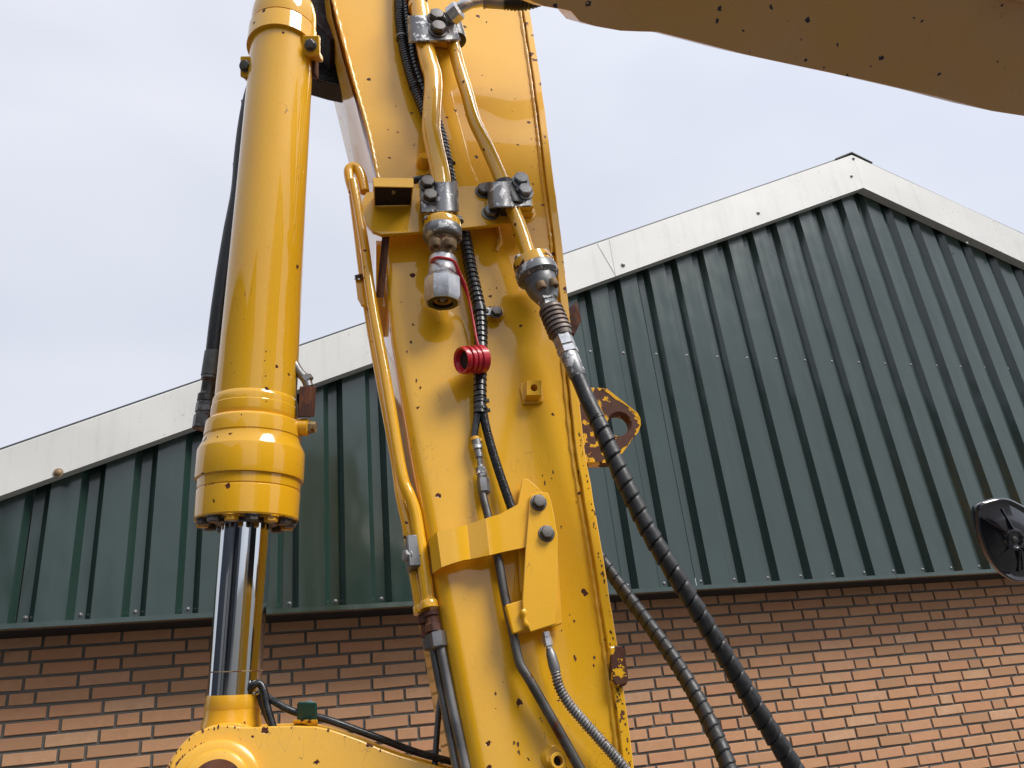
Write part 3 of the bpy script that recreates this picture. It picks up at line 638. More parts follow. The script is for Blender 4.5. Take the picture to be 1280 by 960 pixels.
b = MB(); b.box(F(676, 700, .033), BW * .016, BN * .0095, BA * .08); b.build('spacer_block', Y_PLAIN, arm, bevel=.002)
for q in ((673, 628.5), (683, 667)): bolt(F(*q, HB + .008), BN, 8.0 * S(F(*q, .05)), gp, BOLT, spin=q[1])
b = MB(); b.prism([F(x, y, .012) for x, y in ((627.5, 762), (652, 754.5), (655, 765), (661, 790), (637, 797.5))], BN * .032); b.build('guide_block', Y_PLAIN, arm, smooth=0, bevel=.002)
bead('weld_bead', [F(654, 762, .05), F(657, 778, .05), F(664, 789, .045)], .0045, f=300)

# ---- left pair of pipes running beside the arm
hL = -.02
lp = [(441, 226, hL, 5.6), (448, 262, hL, 5.8), (456, 310, hL, 6.0), (461, 350, hL, 6.3), (469, 400, hL, 6.5), (480, 460, hL, 6.7), (490, 520, hL, 6.9), (499, 575, hL, 7.1), (505, 603, hL, 7.3), (512, 620, hL, 7.7), (519, 640, hL, 7.7), (524, 670, hL, 7.9), (530, 710, hL, 8.2), (535.5, 752, hL, 8.4)]
pipe('side_pipe', lp, Y_PIPE, arm)
pipe('side_pipe', [(440, 245, -.06, 4), (446, 290, -.06, 4.2), (453, 345, -.06, 4.4), (463, 410, -.07, 5), (478, 490, -.07, 5.5), (494, 575, -.07, 6), (502, 620, -.06, 8), (511, 660, -.05, 8.5), (519, 710, -.05, 9), (527, 758, -.05, 9.2)], Y_PIPE, arm)
pipe('hooked_pipe', [(456, 240, -.03, 6), (452, 222, -.03, 6.5), (447, 212, -.03, 6.5), (441, 209, -.03, 6.5), (436, 213, -.03, 6.2), (437, 225, -.03, 6), (441, 240, -.03, 5.6)], Y_PIPE, arm)
b = MB(); b.prism([F(x, y, -.05) for x, y in ((444, 347), (452, 350), (470, 375), (478, 383), (462, 385), (452, 381), (447, 372))], -BN * .008); tb2 = b.build('pipe_bracket', Y_PLAIN, arm, smooth=0, bevel=.002)
b = MB(); b.prism([F(x, y, -.045) for x, y in ((470, 300), (484, 302), (490, 384), (470, 384))], -BN * .12); b.build('side_gusset', Y_PLAIN, arm, smooth=0, bevel=.002)
bolt(F(449, 348, -.05), V((-.3, -.5, .85)), .0085, tb2, BOLT)
b = MB(); b.box(F(518, 692, -.03), BW * .014 , BN * .02, BA * .030); pc = b.build('pipe_clamp', STEEL, arm, bevel=.003); bolt(F(511, 695, -.02), -BW + BN * .5, .0095, pc, ZINC)
for (x, y, h, r) in ((536, 755, hL, 11.5), (527, 761, -.05, 11)):
    b = MB(); kk = S(F(x, y, h)); d1 = (F(x + 1.5, y + 10, h) - F(x, y, h)).normalized(); b.lathe(F(x, y, h), d1, [(-.006, r * kk * .9), (-.003, r * kk), (.008, r * kk)], 20); b.build('pipe_collar', Y_PIPE, arm)
d1 = (F(541, 790, hL) - F(537, 762, hL)).normalized()
b = MB(); kk = S(F(538, 765, hL)); b.lathe(F(538, 764, hL), d1, [(0, 8 * kk), (.008, 9 * kk), (.010, 7 * kk), (.022, 8 * kk), (.024, 10 * kk), (.036, 10 * kk)], 12); b.lathe(F(530, 768, -.05), d1, [(0, 8 * kk), (.016, 9 * kk), (.018, 6 * kk), (.04, 8 * kk)], 12); b.build('rusty_union', RUST, arm, smooth=30)
b = MB(); b.lathe(F(546, 791, hL), d1, [(-.002, 9 * kk), (0, 11.5 * kk), (.024, 11.5 * kk), (.027, 9 * kk)], 6); b.lathe(F(538, 794, -.05), d1, [(-.002, 9 * kk), (0, 11 * kk), (.022, 11 * kk), (.025, 9 * kk)], 6); b.build('union_nut', STEEL, arm, smooth=30)
pipe('steel_line', [(541, 805, -.045, 5.5), (547, 840, -.045, 5.5), (556, 885, -.05, 5.6), (565, 930, -.05, 5.8), (574, 975, -.05, 6)], STEEL, arm)
pipe('steel_line', [(550, 805, hL, 6), (557, 840, hL, 6.2), (566, 885, hL, 6.4), (575, 925, hL, 6.6), (586, 975, hL, 6.8)], STEEL, arm)
# ---- steel pipe under the bracket
pipe('steel_line', [(601, 596, .02, 5), (604, 620, .022, 5.2), (610, 645, .024, 5.3), (618, 682, .026, 5.5), (624, 705, .026, 5.6), (631, 745, .026, 5.8), (640, 785, .026, 5.9), (646, 815, .026, 6), (651, 832, .026, 6), (662, 850, .026, 6.1), (685, 890, .026, 6.3), (705, 925, .026, 6.5), (730, 970, .026, 6.7)], metal('dark_pipe_steel', (.16, .155, .145), .4, .0, (.07, .065, .06), .1), arm)
def fitting(name, p, q, prof, m, par, seg=20, hexes=(), h=.025):
    """turned profile along the line p -> q (pixel, pixel, height); prof = [(fraction, radius px)]"""
    A = F(*p); B_ = F(*q); d = B_ - A; L = d.length; kk = S((A + B_) / 2); b = MB()
    b.lathe(A, d, [(t * L, r * kk) for t, r in prof], seg); return b.build(name, m, par, smooth=30)
fitting('hose_tail', (595, 549, .02), (599, 572, .02), [(0, 4.5), (.05, 6), (.55, 6), (.6, 4.5), (1, 4.5)], ZINC, arm)
fitting('union_nut', (599, 572, .02), (603, 606, .02), [(0, 3.2), (.35, 3.2), (.38, 6.5), (.62, 6.5), (.64, 5)], ZINC, arm, 6)
fitting('union_nut', (602.5, 590, .02), (606, 622, .022), [(.0, 5), (.1, 6), (.2, 6), (.24, 5), (.3, 8), (.8, 8), (.88, 5.5)], STEEL, arm, 6)

# ---- left coupler: flange, socket bolts, hex cap fitting
cp = thing('hose_coupler', 'bright zinc hex coupler hanging open below the left flange, with a red strap ring', 'coupler', F(553, 330, HP))
A0 = F(553, 268, HP + .014); A1 = F(553.5, 384, HP - .022); ax = (A1 - A0).normalized(); kk = S(F(553, 330, HP))
def T(y): return (F(553, y, HP + .014 - .036 * (y - 268) / 116) - A0).dot(ax)
b = MB(); b.lathe(A0, ax, [(T(272), 14 * kk), (T(277), 22.5 * kk), (T(279), 23.5 * kk), (T(286), 23.5 * kk)], 28); fl = b.build('flange_ring', Y_WORN, cp, smooth=40)
b = MB(); b.lathe(A0, ax, [(T(286) + .0002, 24 * kk), (T(288), 25 * kk), (T(297), 25 * kk), (T(299), 23.5 * kk), (T(300), 20 * kk)], 28); b.build('split_flange', ZINC, cp, smooth=40)
b = MB(); b.lathe(A0, ax, [(T(299), 18 * kk), (T(303), 19 * kk), (T(312), 17.5 * kk), (T(316), 13.5 * kk), (T(321), 13 * kk)], 12, phase=.26); b.build('flange_body', DIRTY, cp, smooth=30)
for dx in (-8.5, 8.5): bolt(F(553 + dx, 300, HP + .030), ax, 6.5 * kk, cp, DIRTY, 'socket')
for dx in (-18, 19): bolt(F(553 + dx, 277, HP + .0), -ax, 6 * kk, cp, ZINC)
b = MB(); b.lathe(A0, ax, [(T(320), 13 * kk), (T(323), 17 * kk), (T(332), 17.5 * kk), (T(333), 16.5 * kk), (T(335), 16.5 * kk), (T(336), 17.5 * kk), (T(345), 18 * kk)], 28); b.build('coupler_sleeve', BRIGHT, cp)
b = MB(); b.lathe(A0, ax, [(T(343), 17.5 * kk), (T(351), 23.5 * kk), (T(374), 24 * kk), (T(379), 21.5 * kk), (T(379), 19.5 * kk), (T(360), 17.5 * kk), (T(360), 1 * kk)], 8, phase=.2, capB=False); b.build('hex_body', BRIGHT, cp, smooth=25)
b = MB(); b.lathe(A0, ax, [(T(361), 17 * kk), (T(378), 18.5 * kk), (T(379.5), 18.5 * kk), (T(379.5), 13 * kk), (T(366), 12 * kk)], 28, capA=False, capB=False); b.build('bore_seal', RUBBER, cp)
b = MB(); b.lathe(A0, ax, [(T(363), 12.5 * kk), (T(375), 12.5 * kk), (T(376.5), 11 * kk), (T(376), 7 * kk), (T(372), 6 * kk)], 24); b.build('poppet_ring', BRONZE, cp)
b = MB(); b.lathe(A0, ax, [(T(368), 5 * kk), (T(375), 5 * kk), (T(377), 3 * kk)], 16); b.build('poppet', STEEL, cp)

# red dust cap on its strap
rc = thing('dust_cap', 'red ribbed dust cap dangling on a thin red strap beside the black cable loom', 'dust cap', F(590, 452, .05))
k2 = S(F(588, 452, .05)) * .94; A = F(576, 450.5, .062); B_ = F(603, 449, .045); dd = (B_ - A); Lc = dd.length
pr = [(0.0, 17.5), (.10, 18.5), (.16, 18.5), (.18, 16.5), (.26, 16.5), (.28, 19), (.38, 19), (.40, 17.3), (.48, 17.3), (.50, 19), (.60, 19), (.62, 17.5), (.70, 17.5), (.72, 19.5), (1.0, 19.5), (1.06, 17)]
b = MB(); b.lathe(A, dd, [(.22 * Lc, 12 * k2), (.04 * Lc, 14.5 * k2)] + [(t * Lc, r * k2) for t, r in pr], 28); b.build('cap_body', RED, rc, smooth=30)
b = MB(); b.lathe(A, dd, [(.2 * Lc, 12 * k2), (.205 * Lc, 12 * k2)], 24); b.build('cap_bore', DARK, rc)
st = [(538.5, 329, .072), (541, 324.5, .095), (547, 322, .11), (556, 322.5, .112), (566, 326, .105), (570.5, 333, .095), (574, 343, .08), (580, 356, .06), (586, 374, .045), (591, 398, .04), (595, 420, .04), (599, 436, .04)]
b = MB(); b.tube([F(*q) for q in st], [2.2 * k2] * 6 + [3.6 * k2, 3.4 * k2] + [1.7 * k2] * 4, 10); b.build('strap', RED, rc)

# ---- black cable loom with its ties
lm = thing('cable_loom', 'black corrugated cable loom running down the middle of the yellow arm under the clamps', 'cable loom', F(590, 420, .03))
def corr(pitch, amp): return lambda L, a: amp * (1 if (L / pitch) % 1 < .62 else -1)
def spiral(pitch, amp, tw=1): return lambda L, a: amp * ((((L / pitch) - tw * a / (2 * math.pi)) % 1) - .35) * (1 if (((L / pitch) - tw * a / (2 * math.pi)) % 1) > .12 else 2.6)
def loom(name, lst, m, par, fn, step=.0012, seg=18):
    P, R = spline(pxp(lst), pxr(lst), 8)
    # resample evenly so that the ribs are crisp
    Q = [P[0]]; RR = [R[0]]; acc = 0
    for i in range(1, len(P)):
        d = P[i] - P[i - 1]; L = d.length; t = step - acc
        while t < L: Q.append(P[i - 1] + d * (t / L)); RR.append(R[i - 1] + (R[i] - R[i - 1]) * t / L); t += step
        acc = L - (t - step)
    b = MB(); b.tube(Q, RR, seg, fn=fn, sub=1); return b.build(name, m, par, smooth=50)
loom('conduit', [(499, -30, .03, 6), (499.5, 20, .03, 6), (503, 50, .03, 6), (509, 78, .03, 6), (517, 105, .03, 6.2), (527, 130, .03, 6.4), (540, 160, .025, 6.5), (550, 180, .02, 6.8), (556, 200, .02, 7)], RUBBER_G, lm, spiral(.0085, .0022), .0014)
loom('conduit', [(508, -30, .034, 6.5), (509, 10, .034, 6.5), (513, 45, .034, 6.2), (519, 78, .034, 6.2), (529, 110, .03, 6.4), (541, 140, .022, 6.5), (552, 172, .02, 6.8), (559, 205, .02, 7), (566, 240, .02, 7.2), (576, 275, .02, 7.4), (583, 305, .024, 7.5), (588, 335, .026, 7.5), (594, 362, .028, 7.8), (599, 385, .028, 8), (601, 405, .028, 8), (601, 440, .028, 8), (600, 480, .026, 8), (600, 518, .022, 8)], RUBBER_G, lm, spiral(.0125, .0018, 0), .0013)
loom('branch', [(598, 512, .022, 5), (595, 530, .02, 4.6), (592, 550, .02, 4.3)], RUBBER_G, lm, None, .004)
loom('branch', [(603, 512, .022, 5.5), (609, 540, .02, 5.3), (619, 575, .02, 5.5), (630, 608, .022, 5.6), (640, 636, .026, 5.8), (650, 662, .025, 5.8)], RUBBER_G, lm, corr(.0028, .00045), .0009)
def tie(x, y, h, r, d, par, m=RUBBER_G, w=.004):
    kk = S(F(x, y, h)); b = MB(); d = V(d).normalized(); b.lathe(F(x, y, h), d, [(-w / 2, r * kk * .9), (-w / 2, r * kk), (w / 2, r * kk), (w / 2, r * kk * .9)], 20, capA=False, capB=False)
    b.box(F(x + r, y + 1, h + .004), BW * .004, BN * .003, d * .003); return b.build('cable_tie', m, par)
tie(502.5, 48, .031, 8, BA, lm, STEEL); tie(518.5, 108, .031, 8, BA + BW * .4, lm); tie(528, 107, .03, 8, BA + BW * .4, lm); tie(558.5, 203, .02, 8.6, BA, lm); tie(601, 512, .022, 9, BA, lm, w=.006); tie(600, 500, .024, 8.8, BA, lm, w=.003)
tie(594, 549, .02, 5.8, BA, lm, YBAND, w=.007); tie(599, 388, .028, 9.2, BA, lm, w=.012)
# loop of loom that passes behind the channel
pipe('branch', [(517, 226, .045, 4.5), (524, 224, .05, 4.5), (532, 223, .045, 4.5), (541, 220, .03, 4.2)], RUBBER_G, lm)

# ---- top: swivel elbow and corrugated hose leaving to the right
th = thing('hydraulic_hose', 'black ribbed hose leaving the top clamp sideways under the overhead beam', 'hydraulic hose', F(600, 5, .12))
def tubes(name, lst, m, par, fn=None, step=None, seg=20, smooth=50):
    if step: return loom(name, lst, m, par, fn, step, seg)
    return pipe(name, lst, m, par, seg, 8, fn, smooth)
tubes('elbow', [(561, 22, .11, 8), (570, 14, .13, 8), (580, 7, .145, 7.5), (590, 3, .15, 7), (606, 1, .155, 6.8)], BRIGHT, th)
fitting('elbow_nut', (562, 22, .115), (576, 10, .14), [(0, 9), (.1, 12), (.8, 12), (.95, 9)], BRIGHT, th, 6)
fitting('ferrule', (604, 1, .155), (633, 2, .16), [(0, 8), (.02, 9.5), (.08, 9.5), (.1, 8.5), (.9, 9.2), (1, 8)], STEEL, th)
loom('ribbed_sleeve', [(630, 2, .16, 9), (645, 2, .165, 10.5), (660, -1, .175, 12), (680, -10, .19, 13), (720, -35, .22, 13)], RUBBER, th, corr(.008, .0012), .0013)
k3 = S(F(520, 0, .08)); b = MB(); b.lathe(F(519, -8, .07), BA + BW * .1, [(0, 14 * k3), (.02, 15 * k3), (.03, 13 * k3)], 20); b.build('end_cap', metal('brown_steel', (.13, .07, .04), .4, 0, (.06, .03, .02)), arm)
b = MB(); b.lathe(F(521, 5, .07), BA + BW * .1, [(0, 11 * k3), (.02, 12 * k3)], 20); b.build('pipe_collar', Y_PIPE, arm)

# ---- right coupler and the long wrapped hose
rh = thing('hydraulic_hose', 'long thick black spiral-wrapped hose hanging from the right flange down across the brick wall', 'hydraulic hose', F(722, 470, .07))
p = (662, 318, HP); q = (724, 474, HP + .01)
def seg_(name, a, b_, prof, m, seg=24): return fitting(name, a, b_, prof, m, rh, seg)
P0 = (662, 321, HP); P1 = (681, 366, HP + .004); P2 = (701, 415, HP + .008); P3 = (725, 474, HP + .012)
seg_('flange_ring', (664, 324, HP), (669, 337, HP), [(0, 20), (.2, 25), (1, 26)], Y_WORN, 28)
seg_('split_flange', (669, 337, HP), (674, 350, HP), [(0, 26), (.15, 27), (.75, 27), (1, 22)], ZINC, 28)
seg_('flange_body', (673.5, 349, HP), (685, 376, HP), [(0, 22), (.35, 21), (.5, 20), (.75, 17), (1, 13)], STEEL, 12)
fd = (F(*P3) - F(*P0)).normalized()
for x, y in ((675, 354), (690, 351)): bolt(F(x, y, HP + .026), fd, 6.5 * S(F(x, y, .1)), rh, DIRTY, 'socket')
for x, y in ((650, 325), (681, 318)): bolt(F(x, y, HP + .0), -fd, 5.5 * S(F(x, y, .1)), rh, ZINC)
seg_('hex_nut', (682, 370, HP + .003), (688, 386, HP + .004), [(0, 10), (.1, 12), (.45, 12), (.5, 10.5), (.6, 12), (1, 12)], ZINC, 6)
seg_('ribbed_ferrule', (687, 384, HP + .004), (703, 422, HP + .008), [(0, 12.5)] + [(.08 + i * .14 + o, r) for i in range(6) for o, r in ((0, 15.5), (.08, 16), (.09, 14.2), (.13, 14.2))] + [(1, 13)], metal('brown_grey_steel', (.20, .17, .15), .5, .1, (.11, .08, .07)), 24)
seg_('hex_nut', (702, 420, HP + .008), (711, 443, HP + .010), [(0, 11), (.1, 13), (.6, 13), (.65, 11.5), (.72, 13.5), (1, 13.5)], BRIGHT, 6)
seg_('crimped_ferrule', (710, 441, HP + .01), (723, 472, HP + .012), [(0, 10), (.1, 11.5), (.9, 11), (1, 10)], ZINC, 24)
loom('hose_end', [(721, 468, HP + .012, 9.5), (729, 487, HP + .014, 9.8), (739, 510, HP + .018, 10.2), (747, 526, HP + .02, 10.6)], RUBBER, rh, None, .004, 20)
loom('spiral_wrap', [(745, 522, HP + .02, 9.8), (754, 542, HP + .022, 10.6), (772, 583, HP + .024, 10.8), (793, 628, HP + .024, 10.9), (815, 671, HP + .022, 11.0), (840, 712, HP + .018, 11.1), (868, 757, HP + .010, 11.1), (896, 803, HP, 11.3), (922, 846, HP - .01, 11.5), (948, 890, HP - .02, 11.6), (972, 928, HP - .03, 11.7), (1002, 975, HP - .04, 11.9), (1030, 1020, HP - .05, 11.9)], HOSE_D, rh, spiral(.0285, .0026), .0022, 28)
rh2 = thing('hydraulic_hose', 'shorter curved black spiral-wrapped hose emerging from behind the arm edge and passing over the bricks', 'hydraulic hose', F(760, 720, -.12))
loom('spiral_wrap', [(725, 655, -.2, 7.5), (745, 688, -.19, 7.5), (765, 718, -.18, 8.0), (788, 750, -.17, 8.3), (812, 782, -.15, 8.8), (838, 818, -.13, 9.1), (862, 856, -.11, 9.8), (882, 893, -.09, 10.2), (900, 932, -.07, 10.5), (915, 972, -.05, 11.0), (930, 1020, -.03, 11.2)], HOSE_D, rh2, spiral(.023, .0018), .002, 26)

# ---- armoured hose at the bottom of the face
ah = thing('armoured_hose', 'thin hose in a steel spring guard curving down the lower arm face', 'hydraulic hose', F(700, 850, .03))
fitting('hose_tail', (682, 790, .03), (687, 812, .03), [(0, 5), (.3, 5), (.35, 6), (.8, 6), (.85, 4.2), (1, 4.2)], BRIGHT, ah, 6)
fitting('ferrule', (687, 811, .03), (695, 842, .03), [(0, 4.5), (.1, 5), (.2, 6.2), (.75, 7), (1, 6)], STEEL, ah, 20)
loom('spring_guard', [(694.5, 840, .03, 6), (699, 858, .03, 6.2), (710, 878, .03, 6.4), (728, 900, .03, 6.5), (752, 927, .03, 6.6), (772, 950, .03, 6.8), (795, 980, .03, 7)], metal('spring_steel', (.34, .33, .32), .42, 0, (.18, .17, .16), .1), ah, lambda L, a: .0011 * math.sin(2 * math.pi * (L / .0052 - a / (2 * math.pi))), .0009, 14)
pipe('inner_hose', [(694, 838, .03, 5), (699, 858, .03, 5.2), (710, 878, .03, 5.4), (728, 900, .03, 5.6), (752, 927, .03, 5.7), (772, 950, .03, 5.8), (795, 980, .03, 6)], RUBBER, ah)

# ------------------------------------------------------------------ hydraulic cylinder
CP = depth(320, 500, 1.62)
CD = ray(541, -2450); CD = -CD.normalized()             # pointing down the rod
cyl = thing('hydraulic_cylinder', 'upright yellow hydraulic cylinder with bolted gland and exposed chrome rod left of the arm', 'hydraulic cylinder', CP)
def ct(y):          # distance along the axis at which it crosses image row y
    lo, hi = -4, 3
    for _ in range(50):
        m = (lo + hi) / 2
        if proj(CP + CD * m)[1] < y: lo = m
        else: hi = m
    return lo
def cr(y, w): return w / 2 * S(CP + CD * ct(y)) 
def cprof(l): return [(ct(y), cr(yr, w)) for y, yr, w in [(q[0], q[0], q[1]) if len(q) == 2 else q for q in l]]
REF = CAM - CP
def clathe(name, l, m, seg=64, par=None, **kw):
    b = MB(); b.lathe(CP, CD, cprof(l), seg, REF, **kw); return b.build(name, m, par or cyl, smooth=18)
clathe('barrel', [(34, 74), (60, 75.5), (240, 84), (500, 98.5), (506, 98)], Y_CYL, 72)
clathe('base_dome', [(-70, 50), (-14, 52), (-4, 54), (2, 60), (6, 67), (12, 73), (20, 77), (30, 78.5), (38, 78)], Y_CYL, 56)
bnd = MB(); bd = (CD + (CAM - CP).normalized() * .10).normalized(); bo = CP + CD * ct(64); br_ = cr(64, 84) / 42
bnd.lathe(bo, bd, [(-.052, 39 * br_), (-.0515, 42 * br_), (0, 42.5 * br_), (.0005, 39 * br_)], 64, REF); bnd = bnd.build('clamp_band', Y_CYL, cyl)
clathe('weld_collar', [(500, 98), (503, 101.5), (506, 103), (512, 103.5), (513, 104.5), (522, 105.5), (526, 104.5), (529, 102)], Y_CYL, 64)
clathe('gland_head', [(529, 102), (529.5, 110), (532, 114), (534, 115), (549, 117), (549.6, 115.4), (551.4, 115.4), (552, 117.5), (557, 119), (566, 128), (568, 129.3), (600, 130.5), (602, 129.8), (602.4, 125), (603, 124.4), (614, 124), (614.5, 122.5)], Y_CYL, 72)
clathe('gland_joint', [(614, 122.5), (616.5, 122.5)], Y_WORN, 72)
gl = clathe('gland_flange', [(616, 122.5), (616.6, 124.4), (618, 125), (650, 125), (652, 123)], Y_CYL, 72)
tb_ = ct(652); nb = 14; Rb = cr(652, 122) * .86
ua = (REF - CD * REF.dot(CD)).normalized(); ub = CD.cross(ua)
for i in range(nb):
    an = 2 * math.pi * (i + .5) / nb + .12; P = CP + CD * tb_ + (ua * math.cos(an) + ub * math.sin(an)) * Rb
    bolt(P, CD, cr(652, 15), gl, BOLT if i % 3 else Y_WORN, 'hex', 'bolt', cr(652, 14), spin=an * 1.7)
clathe('rod', [(640, 60.5), (722, 62.5), (880, 64.5)], CHROME, 72)
clathe('dirt_ring', [(838.5, 64.3), (838.7, 65.0), (839.8, 65.1), (840, 64.4)], DIRTY, 64)
clathe('wiper_ring', [(650, 76), (656, 74), (657, 64)], RUBBER, 48)
clathe('rod_neck', [(868, 65), (872, 67), (884, 68), (886, 67), (897, 68.5), (903, 72), (912, 74)], Y_LINK, 56)
# ears of the clamp band
def cpt(x, y, d=0): return depth(x, y, (CP + CD * ct(y) - CAM).dot(CF) - d)
for (x, y, s, dpt) in ((389, 58, 1, .045), (308, 84, -1, .03)):
    P = cpt(x, y, dpt); kk = S(P); b = MB(); b.box(P, CR * (11 * kk if s > 0 else 7 * kk), (CF) * .006, CU * (13 * kk)); b.box(P - CU * 8 * kk + CF * .02, CR * (10 * kk if s > 0 else 6 * kk), CF * .02, CU * 4 * kk)
    e = b.build('clamp_ear', Y_CYL, bnd, bevel=.003)
    bolt(P - CF * .006, -CF, 5.8 * kk, bnd, BOLT)
P = cpt(392, 82, -.02); kk = S(P); b = MB(); b.box(P, CR * 4 * kk, CF * .02, CU * 14 * kk); b.build('hose_bracket', RUST, cyl, bevel=.002)
# port block right of the gland
pb = thing('port_elbow', 'small grey elbow on a rusty block at the cylinder right side', 'pipe elbow', cpt(382, 500))
P = cpt(384, 502); kk = S(P); b = MB(); b.box(P, (CR - CU * .02) * 7.5 * kk, CF * .02, -CD * 20 * kk); b.build('rusty_block', RUST, pb, bevel=.002)
b = MB(); b.tube([cpt(368, 455), cpt(374, 465), cpt(382, 474), cpt(386, 484)], [6 * kk] * 4, 12); b.build('elbow', STEEL, pb)
b = MB(); b.lathe(cpt(381, 470), (cpt(387, 478) - cpt(381, 470)), [(0, 6 * kk), (.003, 7.5 * kk), (.014, 7.5 * kk)], 6); b.build('elbow_nut', STEEL, pb, smooth=0)
P = cpt(366, 534, .0); b = MB(); b.lathe(P, CR, [(0, 11 * kk), (19 * kk, 11 * kk), (20 * kk, 9 * kk)], 24); b.build('port_boss', Y_CYL, cyl); b = MB()
b.lathe(P + CR * 19 * kk, CR, [(0, 8 * kk), (5 * kk, 8 * kk), (5.5 * kk, 7 * kk), (9.5 * kk, 7 * kk)], 6); b.build('port_plug', DIRTY, cyl, smooth=0)
# hose down the cylinder's left side
ch = thing('hydraulic_hose', 'smooth black hose with grey crimped end hanging along the left side of the cylinder', 'hydraulic hose', cpt(283, 340, -.05))
lst = [(320, 88, 5.5), (311, 122, 7), (305.5, 155, 8), (301.5, 195, 9), (298.5, 240, 10), (290, 290, 11), (281.5, 345, 11.8), (274, 400, 12.2), (269, 445, 12.4)]
b = MB(); b.tube([cpt(x, y, -.06) for x, y, r in lst], [r * S(cpt(x, y)) for x, y, r in lst], 24, sub=8); b.build('hose_body', RUBBER, ch)
for (x, y, r, w) in ((297.5, 207, 7.5, .005), (308, 128, 6, .005)):
    P = cpt(x + 7, y, -.06); kk = S(P); b = MB(); d = (cpt(301, 240) - cpt(309, 190)).normalized(); b.lathe(P, d, [(-w, r * kk * 1.05), (-w, r * kk * 1.2), (w, r * kk * 1.2), (w, r * kk * 1.05)], 20); b.box(P - CR * 10 * kk, CR * 3 * kk, CF * .003, CU * 3 * kk); b.build('cable_tie', RUBBER_G, ch)
A = cpt(269.5, 440, -.06); B_ = cpt(255, 535, -.06); d = B_ - A; L = d.length; kk = S(A)
b = MB(); b.lathe(A, d, [(0, 11.5 * kk), (.01 * L, 13 * kk), (.33 * L, 13 * kk), (.35 * L, 11 * kk)], 28); b.build('crimped_ferrule', metal('dull_ferrule', (.17, .17, .165), .5, .05, (.09, .09, .085)), ch)
b = MB(); b.lathe(A, d, [(.33 * L, 12 * kk), (.37 * L, 12.5 * kk), (.40 * L, 10.5 * kk), (.55 * L, 10.5 * kk), (.58 * L, 13 * kk), (.66 * L, 13 * kk), (.68 * L, 11.5 * kk)], 20); b.build('hose_collar', BOLT, ch)
b = MB(); b.lathe(A, d, [(.66 * L, 12 * kk), (.68 * L, 14 * kk), (.80 * L, 14 * kk), (.81 * L, 12.5 * kk), (.83 * L, 12.5 * kk), (.84 * L, 14.5 * kk), (1.0 * L, 14.5 * kk), (1.02 * L, 12 * kk)], 6); b.build('swivel_nut', BOLT, ch, smooth=30)

# ------------------------------------------------------------------ link at the rod's foot
LD = (CP + CD * ct(960) - CAM).dot(CF)
lk = thing('rocker_link', 'yellow rounded cast link with rusty pivot pin at the foot of the chrome rod', 'excavator link', depth(270, 970, LD))
def LP(x, y, d=0): return depth(x, y, LD - d)
# link faces look along the arm's width of view; they lie square to the wall's horizontal, a little turned
LN = V((-.08, -.985, .15)).normalized(); LO = LP(275, 965, .095)
def G(x, y, h=0):
    r = ray(x, y); return CAM + r * (((LO + LN * h) - CAM).dot(LN) / r.dot(LN))
def arcpts(cx, cy, r, a0, a1, n=20): return [(cx + r * math.cos(math.radians(a0 + (a1 - a0) * i / n)), cy - r * math.sin(math.radians(a0 + (a1 - a0) * i / n))) for i in range(n + 1)]
out = arcpts(280, 976, 70, 200, 75, 24) + [(318, 908.5), (335, 907.5), (365, 906.5), (395, 907.5), (412, 911), (430, 917), (452, 925), (475, 935), (500, 944), (540, 955), (600, 972), (640, 1010), (500, 1060), (300, 1060)]
b = MB(); b.prism([G(x, y, 0) for x, y in out], -LN * .022); b.build('cheek_plate', Y_LINK, lk, smooth=25, bevel=.003, bseg=3)
b = MB(); b.prism([G(x, y, -.085) for x, y in [(x + 3, y - 3) for x, y in out]], -LN * .02); b.build('cheek_plate', Y_LINK, lk, smooth=25, bevel=.003)
b = MB(); kk = S(G(272, 985)); ro_ = cr(960, 150) * 1.0
O = G(277, 978, -.024); b.lathe(O, -LN, [(0, 70 * kk), (.003, 72 * kk), (.056, 72 * kk), (.058, 70 * kk)], 64, (1, 0, 0)); b.build('rod_eye', Y_LINK, lk)
b = MB(); b.lathe(G(269, 985, .0), LN, [(0, 56 * kk), (.010, 55 * kk), (.013, 52 * kk), (.014, 43 * kk), (.018, 41 * kk), (.022, 33 * kk)], 56, (1, 0, 0)); b.build('boss_ring', Y_LINK, lk)
b = MB(); b.lathe(G(269, 985, .02), LN, [(0, 33 * kk), (.006, 32 * kk), (.007, 20 * kk), (.003, 19 * kk)], 48, (1, 0, 0)); b.build('pivot_pin', RUSTY_YELLOW if False else RUST, lk)
b = MB(); b.lathe(G(269, 985, .022), LN, [(0, 17 * kk), (.004, 17 * kk)], 32, (1, 0, 0)); b.build('pin_cap', Y_LINK, lk)
lf = []
for x, y in [(x, y + 1.5) for x, y in out[:38]]:
    if _r.random() < .8: lf.append(G(x + _r.uniform(-2, 2), y + _r.uniform(0, 2.5) ** 1, .0003))
for a_ in range(20, 200, 4):
    if _r.random() < .75: lf.append(G(269 + 56.5 * math.cos(math.radians(a_)), 985 - 56.5 * math.sin(math.radians(a_)), .0006))
flakes('rust_flakes', lf, .0014, lk, RUST, 12, LN)
